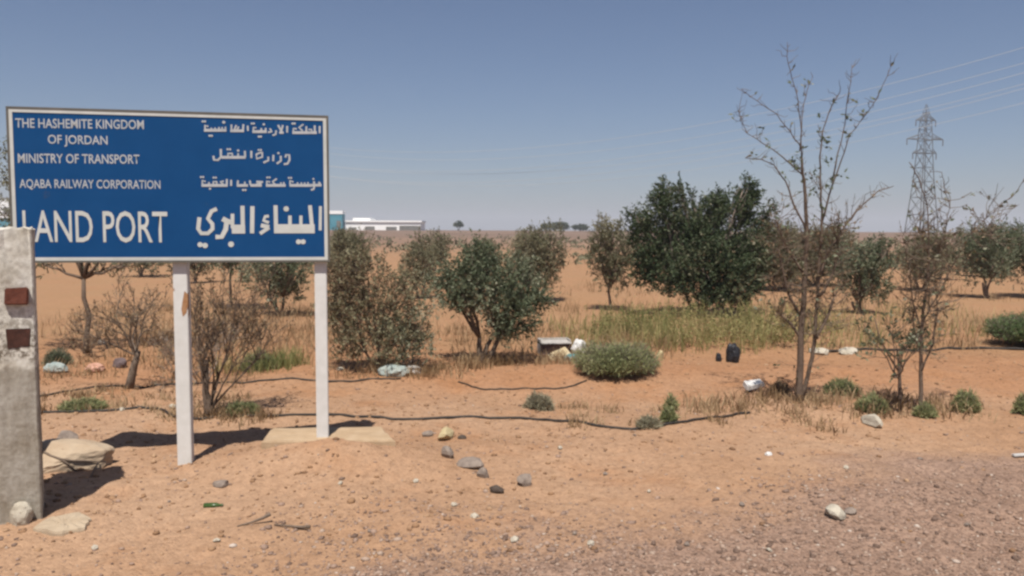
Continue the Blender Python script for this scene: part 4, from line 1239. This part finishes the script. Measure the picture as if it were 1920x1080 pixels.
# ---------------------------------------------------------------- grasses (uncountable)
def blades(name, label, X, Y, H, mat, seed, wd=0.006, lean=0.35):
    rs = np.random.RandomState(seed)
    n = len(X)
    Z = ground_h(X, Y) - 0.01
    B = np.stack([X, Y, Z], -1)
    a = rs.uniform(0, 2 * np.pi, n)
    side = np.stack([np.cos(a), np.sin(a), np.zeros(n)], -1) * wd * rs.uniform(0.6, 1.4, (n, 1))
    b = rs.uniform(0, 2 * np.pi, n)
    ln = np.stack([np.cos(b), np.sin(b), np.zeros(n)], -1) * (rs.uniform(0.05, lean, n) * H)[:, None]
    mid = B + ln * 0.35 + np.stack([0 * H, 0 * H, H * 0.55], -1)
    tip = B + ln + np.stack([0 * H, 0 * H, H], -1)
    q1 = np.stack([B - side, B + side, mid + side * 0.8, mid - side * 0.8], 1)
    q2 = np.stack([mid - side * 0.8, mid + side * 0.8, tip + side * 0.15, tip - side * 0.15], 1)
    V = np.stack([q1, q2], 1).reshape(-1, 3)
    o = quads_object(name, V, 4, mat, None, np.repeat(np.clip(0.5 + 1.3 * vnoise(X * 2.2 + seed, Y * 2.2) + rs.normal(0.0, 0.14, n), 0, 1), 2))
    tag(o, label, "grass", None, "stuff")
    return o


def clumped(rs, n, cx, cy, rx, ry, nc, cr):
    cxs = cx + rs.uniform(-1, 1, nc) * rx
    cys = cy + rs.uniform(-1, 1, nc) * ry
    i = rs.randint(0, nc, n)
    return cxs[i] + rs.normal(0, cr, n), cys[i] + rs.normal(0, cr, n)


rs0 = np.random.RandomState(77)
wx, wy, wh = [], [], []
for n, cx, cy, rx, ry, nc, cr, h0, h1 in ((1100, 2.7, 11.4, 1.4, 0.9, 44, 0.11, 0.06, 0.45), (1000, 3.3, 13.2, 1.8, 1.0, 40, 0.14, 0.08, 0.5),
                                          (500, 4.4, 12.0, 1.0, 1.0, 20, 0.12, 0.08, 0.35), (600, 1.4, 12.5, 0.8, 1.4, 24, 0.11, 0.06, 0.35),
                                          (800, 7.0, 14.0, 2.0, 2.0, 30, 0.15, 0.08, 0.35), (700, -2.9, 9.2, 0.35, 0.3, 10, 0.1, 0.1, 0.25)):
    x, y = clumped(rs0, n, cx, cy, rx, ry, nc, cr)
    wx.append(x)
    wy.append(y)
    wh.append(rs0.uniform(h0, h1, n))
blades("green_weeds", "tall yellow-green weeds growing in front of the big dark bush", np.concatenate(wx), np.concatenate(wy), np.concatenate(wh), M["grass_weed"], 78, 0.005, 0.6)
# leafy stalks among the weeds
lx, ly = clumped(rs0, 700, 2.8, 12.0, 1.5, 1.4, 48, 0.12)
lz = ground_h(lx, ly)
LP = np.stack([lx, ly, lz + 0.03], -1)
LD = unit(np.stack([rs0.normal(0, 0.25, 700), rs0.normal(0, 0.25, 700), np.ones(700)], -1))
LV, LT = twig_leaves(LP, LD, rs0.uniform(0.12, 0.5, 700), 14, 0.05, 0.014, rs0, 0.35 + 0.9 * vnoise(lx * 1.7, ly * 1.7), 0.8)
tag(quads_object("leafy_weeds", LV, 4, M["grass_weed"], None, LT), "leafy yellowing weeds mixed into the tall weeds before the big dark bush", "weeds", None, "stuff")
wx, wy, wh = [], [], []
for n, cx, cy, rx, ry, nc, cr, h0, h1 in ((2000, -3.2, 10.9, 1.9, 1.5, 80, 0.18, 0.05, 0.25), (1300, 2.9, 7.25, 1.2, 0.35, 70, 0.09, 0.03, 0.17),
                                          (800, -1.3, 8.95, 0.8, 0.25, 30, 0.09, 0.05, 0.16), (800, 0.1, 9.6, 0.7, 0.4, 30, 0.1, 0.05, 0.2),
                                          (4200, 2.0, 17.0, 10.0, 6.0, 220, 0.22, 0.05, 0.28), (1700, 6.0, 12.5, 3.0, 1.6, 80, 0.14, 0.05, 0.28),
                                          (2600, -5.0, 13.5, 3.0, 2.5, 120, 0.2, 0.05, 0.26), (1800, 0.6, 11.6, 1.6, 1.4, 90, 0.14, 0.05, 0.25), (900, -4.2, 8.9, 1.4, 0.7, 60, 0.1, 0.03, 0.14),
                                          (900, -3.6, 7.4, 1.0, 0.5, 40, 0.06, 0.03, 0.1), 
                                          (700, 1.6, 6.9, 1.4, 0.5, 40, 0.05, 0.03, 0.1), (500, -2.5, 6.8, 0.5, 0.15, 18, 0.06, 0.04, 0.12)):
    x, y = clumped(rs0, n, cx, cy, rx, ry, nc, cr)
    wx.append(x)
    wy.append(y)
    wh.append(rs0.uniform(h0, h1, n))
blades("dry_grass", "dry straw-coloured grass scattered through the orchard", np.concatenate(wx), np.concatenate(wy), np.concatenate(wh), M["grass_dry"], 79, 0.005, 0.95)

# far scrub that reads as one speckled mass
n = 900
fy = 35 + rs0.uniform(0, 1, n) ** 1.6 * 210
fx = rs0.uniform(-0.75, 0.75, n) * fy
V, T = [], []
for x, y in zip(fx, fy):
    s = rs0.uniform(0.2, 0.55) * (1 + y / 260)
    kk = 14
    P = np.stack([x + rs0.normal(0, s * 0.5, kk), y + rs0.normal(0, s * 0.5, kk), np.abs(rs0.normal(0, s * 0.4, kk))], -1)
    V.append(leaf_quads(P, unit(rs0.normal(size=(kk, 3)) + np.array([0, 0, 0.7])), np.full(kk, s * 0.7), np.full(kk, s * 0.3), rs0))
    T.append(np.clip(rs0.normal(0.4, 0.2, kk), 0, 1))
tag(quads_object("desert_scrub", np.concatenate(V), 4, M["leaf_dusty"], None, np.concatenate(T)), "low desert scrub dotting the far plain", "scrub", None, "stuff")

# ---------------------------------------------------------------- irrigation hoses
def hose(label, pts, r=0.011):
    P = []
    for i in range(len(pts) - 1):
        p0 = pts[max(i - 1, 0)]
        p1, p2 = pts[i], pts[i + 1]
        p3 = pts[min(i + 2, len(pts) - 1)]
        for k in range(6):
            t = k / 6
            q = [0.5 * (2 * p1[c] + (p2[c] - p0[c]) * t + (2 * p0[c] - 5 * p1[c] + 4 * p2[c] - p3[c]) * t * t + (3 * p1[c] - p0[c] - 3 * p2[c] + p3[c]) * t ** 3) for c in (0, 1)]
            P.append((q[0], q[1], gz(*q) + r * 0.7))
    P.append((pts[-1][0], pts[-1][1], gz(*pts[-1]) + r * 0.5))
    o = MB().tube(P, r, 7).build("irrigation_hose", M["hose"], smooth=True)
    tag(o, label, "hose", "black irrigation hoses")


hose("long black irrigation hose snaking across the sand past both signboard posts",
     [(-4.6, 6.9), (-4.12, 6.93), (-3.61, 6.99), (-3.19, 7.1), (-2.85, 6.8), (-2.6, 6.86), (-2.21, 6.87), (-1.56, 6.82), (-0.9, 6.7), (-0.27, 6.79), (0.14, 6.73), (0.62, 6.48), (1.03, 6.33), (1.51, 6.55), (1.8, 6.82), (2.1, 6.99)], 0.0125)
hose("thin black hose passing the foot of the leafless leaning shrub", [(-4.9, 7.5), (-4.55, 7.66), (-4.29, 8.0), (-3.98, 8.16), (-3.61, 8.16), (-2.97, 8.35), (-2.0, 8.45), (-1.2, 8.62)])
hose("short black hose in the furrow behind the grey dried tuft", [(-0.57, 8.53), (-0.33, 8.26), (-0.11, 8.18), (0.28, 8.25), (0.56, 8.26), (0.8, 8.5)], 0.009)
hose("black hose running to the bright green bush", [(4.13, 10.63), (4.94, 10.85), (5.83, 11.03), (6.53, 11.1), (7.4, 10.85), (8.6, 11.0)], 0.02)

# ---------------------------------------------------------------- litter
def crumple(name, label, cat, loc, size, mat, seed, amp=0.35, sub=3, lift=0.0, rz=0.0):
    rng = random.Random(seed)
    bm = bmesh.new()
    bmesh.ops.create_icosphere(bm, subdivisions=sub, radius=0.5)
    k = [Vector((rng.gauss(0, 1), rng.gauss(0, 1), rng.gauss(0, 1))) for _ in range(9)]
    ph = [rng.uniform(0, 6) for _ in range(9)]
    for v in bm.verts:
        d = v.co.normalized()
        s = sum(abs(math.sin(d.dot(kk) * 2.6 + p)) for kk, p in zip(k, ph)) / 9 - 0.6
        c = v.co * (1.0 + amp * 2.0 * s + rng.uniform(-0.04, 0.04))
        c.z = max(c.z, -0.30)
        v.co = Vector((c.x * size[0], c.y * size[1], (c.z + 0.3) * size[2] / 0.8))
    me = bpy.data.meshes.new(name)
    bm.to_mesh(me)
    bm.free()
    me.materials.append(mat)
    o = bpy.data.objects.new(name, me)
    COL.objects.link(o)
    o.location = (loc[0], loc[1], gz(loc[0], loc[1]) - 0.006 + lift)
    o.rotation_euler = (0, 0, rz)
    tag(o, label, cat)
    return o


def flat_scrap(name, label, cat, loc, w, d, h, mat, seed, tilt=(0, 0), rz=0.0, lift=0.0):
    rng = random.Random(seed)
    mb = MB().box((-w / 2, -d / 2, 0), (w / 2, d / 2, h), h * 0.25, rng)
    o = mb.build(name, mat, bevel=min(h, 0.02) * 0.25)
    o.location = (loc[0], loc[1], gz(loc[0], loc[1]) + lift)
    o.rotation_euler = (tilt[0], tilt[1], rz)
    tag(o, label, cat)
    return o


# open-topped carton: four walls and a base
def carton(label, loc, w, d, h, mat, inside, rz):
    o = empty("carton", (loc[0], loc[1], gz(*loc) - 0.01), rz)
    tag(o, label, "box")
    t = 0.012
    MB().box((-w / 2, -d / 2, 0), (w / 2, d / 2, t)).build("base", inside, o)
    MB().box((-w / 2, -d / 2, t), (w / 2, -d / 2 + t, h * 0.72)).build("side", inside, o)
    MB().box((-w / 2, d / 2 - t, t), (w / 2, d / 2, h)).build("side", mat, o)
    MB().box((-w / 2, -d / 2 + t, t), (-w / 2 + t, d / 2 - t, h)).build("side", mat, o)
    MB().box((w / 2 - t, -d / 2 + t, t), (w / 2, d / 2 - t, h)).build("side", mat, o)
    fl = MB().box((-w / 2, -d / 2 - 0.06, h * 0.80), (w / 2, d / 2 - 0.014, h * 0.80 + t))
    fl.build("flap", mat, o)


carton("battered pale carton with a dark side at the top of the litter pile", (0.55, 10.4), 0.40, 0.26, 0.2, M["bag_pale"], M["bag_mauve"], R(8))
crumple("plastic_bag", "crumpled whitish bag against the battered pale carton", "bag", (0.86, 10.2), (0.18, 0.16, 0.2), M["bag_white"], 31)
flat_scrap("cardboard", "cream sheet of cardboard leaning below the battered carton", "cardboard", (0.60, 9.92), 0.26, 0.20, 0.012, M["bag_cream"], 32, (R(28), R(-18)), R(20), 0.035)
crumple("plastic_bag", "teal plastic bag at the foot of the litter pile", "bag", (0.74, 9.72), (0.2, 0.14, 0.09), M["bag_teal"], 33)
crumple("plastic_bag", "black plastic bag standing on the sand before the tall weeds", "bag", (2.73, 9.82), (0.17, 0.15, 0.24), M["bag_black"], 34)
crumple("plastic_bag", "small ragged black scrap beside the standing black bag", "bag", (2.56, 9.86), (0.07, 0.08, 0.11), M["bag_black"], 35)
crumple("plastic_bag", "dusty translucent bag caught under the grey-green bush", "bag", (-1.30, 8.76), (0.34, 0.16, 0.12), M["bag_aqua"], 36)
crumple("plastic_bag", "tattered pale bag hooked in the half-dead brown bush", "bag", (-1.10, 8.86), (0.18, 0.08, 0.09), M["bag_pale"], 37, 0.6, lift=0.02)
crumple("plastic_bag", "faded aqua plastic bag behind the whitewashed pillar", "bag", (-5.10, 8.9), (0.26, 0.16, 0.11), M["bag_aqua"], 38)
crumple("plastic_bag", "salmon pink scrap of plastic near the faded aqua bag", "bag", (-4.76, 9.1), (0.20, 0.16, 0.10), M["bag_pink"], 39)
crumple("plastic_bag", "dark crumpled rag beside the salmon pink scrap", "rag", (-4.58, 9.3), (0.16, 0.12, 0.12), M["bag_mauve"], 40)
flat_scrap("foam_block", "clean white foam block standing askew near the tall sapling", "foam block", (2.42, 7.95), 0.19, 0.10, 0.055, M["bag_white"], 41, (R(14), R(-8)), R(10), 0.05)
crumple("brown_rag", "brown rag under the clean white foam block", "rag", (2.43, 7.97), (0.16, 0.12, 0.075), M["bag_mauve"], 47)
flat_scrap("white_scrap", "thin white strip of plastic lying on the gravel verge", "plastic strip", (3.72, 5.75), 0.15, 0.03, 0.018, M["bag_white"], 42, (0, 0), R(4), 0.008)
crumple("white_scrap", "little white paper scrap on the sand before the gravel", "paper", (1.83, 5.62), (0.05, 0.04, 0.03), M["bag_white"], 43)
# bottle lying down
bt = MB()
prof = [(0.0, 0.004), (0.003, 0.026), (0.10, 0.026), (0.125, 0.014), (0.15, 0.010), (0.156, 0.010)]
bt.tube([(x, 0, 0) for x, r in prof], [r for x, r in prof], 10)
b_ = bt.build("glass_bottle", M["bottle_green"], smooth=True, loc=(-1.76, 4.50, gz(-1.7, 4.5) + 0.008))
b_.rotation_euler = (0, 0, R(6))
b_.scale = (0.7, 0.7, 0.55)
tag(b_, "small green glass bottle half sunk in the sand near the middle post", "bottle")

# ---------------------------------------------------------------- stones one can tell apart
for lb, loc, size, mt, sd in (
    ("yellowish limestone rock near the concrete footing", (-0.50, 6.12), (0.26, 0.14, 0.12), "rock_yellow", 1),
    ("dark flint beside the yellowish limestone rock", (-0.38, 6.06), (0.08, 0.06, 0.05), "rock_dark", 2),
    ("small grey stone beside the yellowish limestone rock", (-0.66, 6.18), (0.12, 0.08, 0.06), "rock_grey", 3),
    ("dark-shadowed flint at the head of the row of stones on the sand", (-0.44, 5.42), (0.13, 0.10, 0.10), "rock_grey", 4),
    ("largest grey rock in the row of stones on the sand", (-0.27, 5.26), (0.20, 0.14, 0.10), "rock_grey", 5),
    ("narrow grey stone just below the largest rock of the row", (-0.18, 5.10), (0.07, 0.10, 0.09), "rock_grey", 6),
    ("dark brown stone at the tail of the row of stones on the sand", (-0.09, 4.88), (0.11, 0.07, 0.06), "rock_dark", 7),
    ("rough two-toned stone lying apart from the row", (0.09, 5.0), (0.15, 0.11, 0.10), "rock_grey", 8),
    ("pale flat rock alone on the gravel verge", (1.82, 4.42), (0.15, 0.12, 0.09), "rock_pale", 9),
    ("grey stone touching the pale flat rock on the gravel verge", (1.92, 4.46), (0.09, 0.08, 0.05), "rock_grey", 10),
    ("flat pale stone in front of the light green weed by the saplings", (3.06, 6.72), (0.30, 0.14, 0.11), "rock_pale", 11),
    ("dull brown stone between the middle post and the green bottle", (-1.79, 4.86), (0.11, 0.08, 0.06), "rock_grey", 12),
    ("cream rock against the rounded sage bush", (1.90, 10.2), (0.18, 0.14, 0.14), "rock_yellow", 13),
    ("white rubble lump behind the tall sapling's stems", (4.05, 10.5), (0.30, 0.2, 0.12), "rock_pale", 14),
    ("long white rubble lump beside the black hose behind the saplings", (4.45, 10.55), (0.42, 0.2, 0.11), "rock_pale", 15),
    ("white pebble on the sand by the hose behind the boulder", (-3.45, 7.02), (0.07, 0.05, 0.045), "rock_pale", 16),
    ("white stone by the hose near the rust-patched post", (-3.05, 7.15), (0.08, 0.06, 0.05), "rock_pale", 17),
    ("whitish stone beside the dusty translucent bag", (-1.95, 9.05), (0.12, 0.08, 0.05), "rock_pale", 18),
    ("pale stone among dry grass under the tall thin tree", (-5.6, 10.9), (0.15, 0.1, 0.09), "rock_pale", 19),
    ("white chalky stone on the track's stony edge", (0.40, 3.92), (0.045, 0.04, 0.03), "rock_pale", 20)):
    rock("stone", lb, "stone", loc, size, M[mt], 700 + sd, None, sd * 1.3, 0.22)
sm_rng = random.Random(9)
proto = None
for i, (x, y) in enumerate(((-0.2, 4.35), (0.33, 4.05), (-0.33, 4.55), (0.62, 5.2), (-1.05, 4.85), (1.2, 5.55), (0.85, 4.85), (1.35, 4.6), (0.02, 4.0), (-0.75, 4.15),
                            (1.3, 3.95), (0.9, 4.0), (-1.5, 4.0), (2.5, 4.3), (2.25, 5.3), (2.9, 5.6), (-0.6, 4.95), (-2.0, 4.6), (0.35, 5.7), (0.95, 6.1), (-2.1, 3.95))):
    if proto is None:
        proto = rock("small_stone", "small pale stone loose on the sandy verge", "stone", (x, y), (0.062, 0.05, 0.04), M["rock_pale"], 800, "small stones loose on the verge", 0.3, 0.2, 1)
        continue
    c = proto.copy()
    COL.objects.link(c)
    s = sm_rng.uniform(0.45, 0.95)
    c.location = (x, y, gz(x, y) + 0.012 * s)
    c.rotation_euler = (sm_rng.uniform(-0.4, 0.4), sm_rng.uniform(-0.4, 0.4), sm_rng.uniform(0, 6))
    c.scale = (s * sm_rng.uniform(0.8, 1.3), s, s * sm_rng.uniform(0.7, 1.1))
proto2 = proto.data.copy()
proto2.materials[0] = M["rock_grey"]
for i, o in enumerate([o for o in COL.objects if o.name.startswith("small_stone")]):
    if i % 2 == 1:
        o.data = proto2
        o["label"] = "small grey-brown stone loose on the sandy verge"

for lb, x, y, seg in (("dark dry stick with a raised end on the sand", -1.37, 4.21, [(-0.09, -0.03, 0.004), (-0.02, 0.0, 0.012), (0.03, 0.02, 0.03), (0.07, 0.035, 0.05)]),
                      ("thin dry stick ending in a knot, beside the raised one", -1.17, 4.19, [(-0.10, 0.02, 0.006), (0.0, 0.0, 0.010), (0.06, -0.01, 0.016), (0.10, -0.01, 0.022)])):
    polyline_thing("dry_stick", lb, "stick", [([(x + a, y + b, gz(x + a, y + b) + c) for a, b, c in seg], [0.004, 0.006, 0.009, 0.011])], M["bark"], None, 6)


# ---------------------------------------------------------------- gravel (uncountable)
def gravel(name, label, cat, mat, n, y0, span, power, base, smin, sexp, smax, seed, road):
    rs = np.random.RandomState(seed)
    bm = bmesh.new()
    bmesh.ops.create_icosphere(bm, subdivisions=1, radius=1.0)
    bv = np.array([v.co[:] for v in bm.verts])
    bf = np.array([[v.index for v in f.verts] for f in bm.faces])
    bm.free()
    # more and more stones towards the track
    Y = y0 + rs.uniform(0, 1, n) ** power * span
    X = rs.uniform(-0.78, 0.78, n) * Y
    dens = np.clip(base + road * (4.5 + 0.5 * X - Y) + 1.1 * vnoise(X * 1.1, Y * 1.1), 0.10, 1.0)
    keep = rs.uniform(0, 1, n) < dens
    X, Y = X[keep], Y[keep]
    n = len(X)
    size = np.clip(smin + sexp * rs.exponential(1.0, n), smin, smax)
    sc = np.stack([rs.uniform(0.8, 1.5, n), rs.uniform(0.7, 1.2, n), rs.uniform(0.45, 0.9, n)], -1) * size[:, None]
    a = rs.uniform(0, 2 * np.pi, n)
    V = bv[None, :, :] * (1 + rs.uniform(-0.38, 0.38, (n, len(bv), 1))) * sc[:, None, :]
    ca, sa = np.cos(a)[:, None], np.sin(a)[:, None]
    x = V[:, :, 0] * ca - V[:, :, 1] * sa + X[:, None]
    y = V[:, :, 0] * sa + V[:, :, 1] * ca + Y[:, None]
    z = V[:, :, 2] + (ground_h(X, Y) + size * 0.15)[:, None]
    P = np.stack([x, y, z], -1)                              # n, nv, 3
    F = (bf[None] + (np.arange(n) * len(bv))[:, None, None]).reshape(-1, 3)
    me = bpy.data.meshes.new(name)
    me.vertices.add(n * len(bv))
    me.vertices.foreach_set("co", P.astype(np.float32).ravel())
    me.loops.add(F.size)
    me.loops.foreach_set("vertex_index", F.astype(np.int32).ravel())
    me.polygons.add(len(F))
    me.polygons.foreach_set("loop_start", np.arange(0, F.size, 3, dtype=np.int32))
    me.polygons.foreach_set("loop_total", np.full(len(F), 3, dtype=np.int32))
    at = me.attributes.new("tint", 'FLOAT', 'POINT')
    at.data.foreach_set("value", np.repeat(rs.uniform(0, 1, n).astype(np.float32), len(bv)))
    me.update(calc_edges=True)
    me.materials.append(mat)
    o = bpy.data.objects.new(name, me)
    COL.objects.link(o)
    tag(o, label, cat, None, "stuff")


gravel("gravel", "loose brown and pale gravel strewn over the sandy verge", "gravel", M["stone_mix"], 42000, 3.3, 5.0, 1.5, 0.30, 0.0032, 0.0030, 0.020, 12, 0.55)
gravel("soil_clods", "small clods of dry soil over the sand and the orchard floor", "clods", M["clod"], 12000, 3.8, 9.0, 0.9, 0.5, 0.004, 0.0042, 0.022, 13, -0.6)


# ---------------------------------------------------------------- dusty air
g_ = bpy.data.objects["ground"].data
gv = np.zeros(len(g_.vertices) * 3, dtype=np.float32)
g_.vertices.foreach_get("co", gv)
gv = gv.reshape(-1, 3)
hm = bpy.data.materials.new("dusty_air")
hm.use_nodes = True
hn = hm.node_tree.nodes
hn.clear()
ho = hn.new("ShaderNodeOutputMaterial")
hv = hn.new("ShaderNodeVolumePrincipled")
hv.inputs["Color"].default_value = (0.86, 0.88, 0.95, 1.0)
hv.inputs["Density"].default_value = 0.0006
hv.inputs["Anisotropy"].default_value = 0.0
hm.node_tree.links.new(hv.outputs["Volume"], ho.inputs["Volume"])
hz = MB().box((float(gv[:, 0].min()) - 20, float(gv[:, 1].min()) - 20, float(gv[:, 2].min()) - 1.0),
              (float(gv[:, 0].max()) + 20, float(gv[:, 1].max()) + 20, 62.0)).build("haze", hm)
tag(hz, "thin dusty haze over the plain", None, None, "stuff")
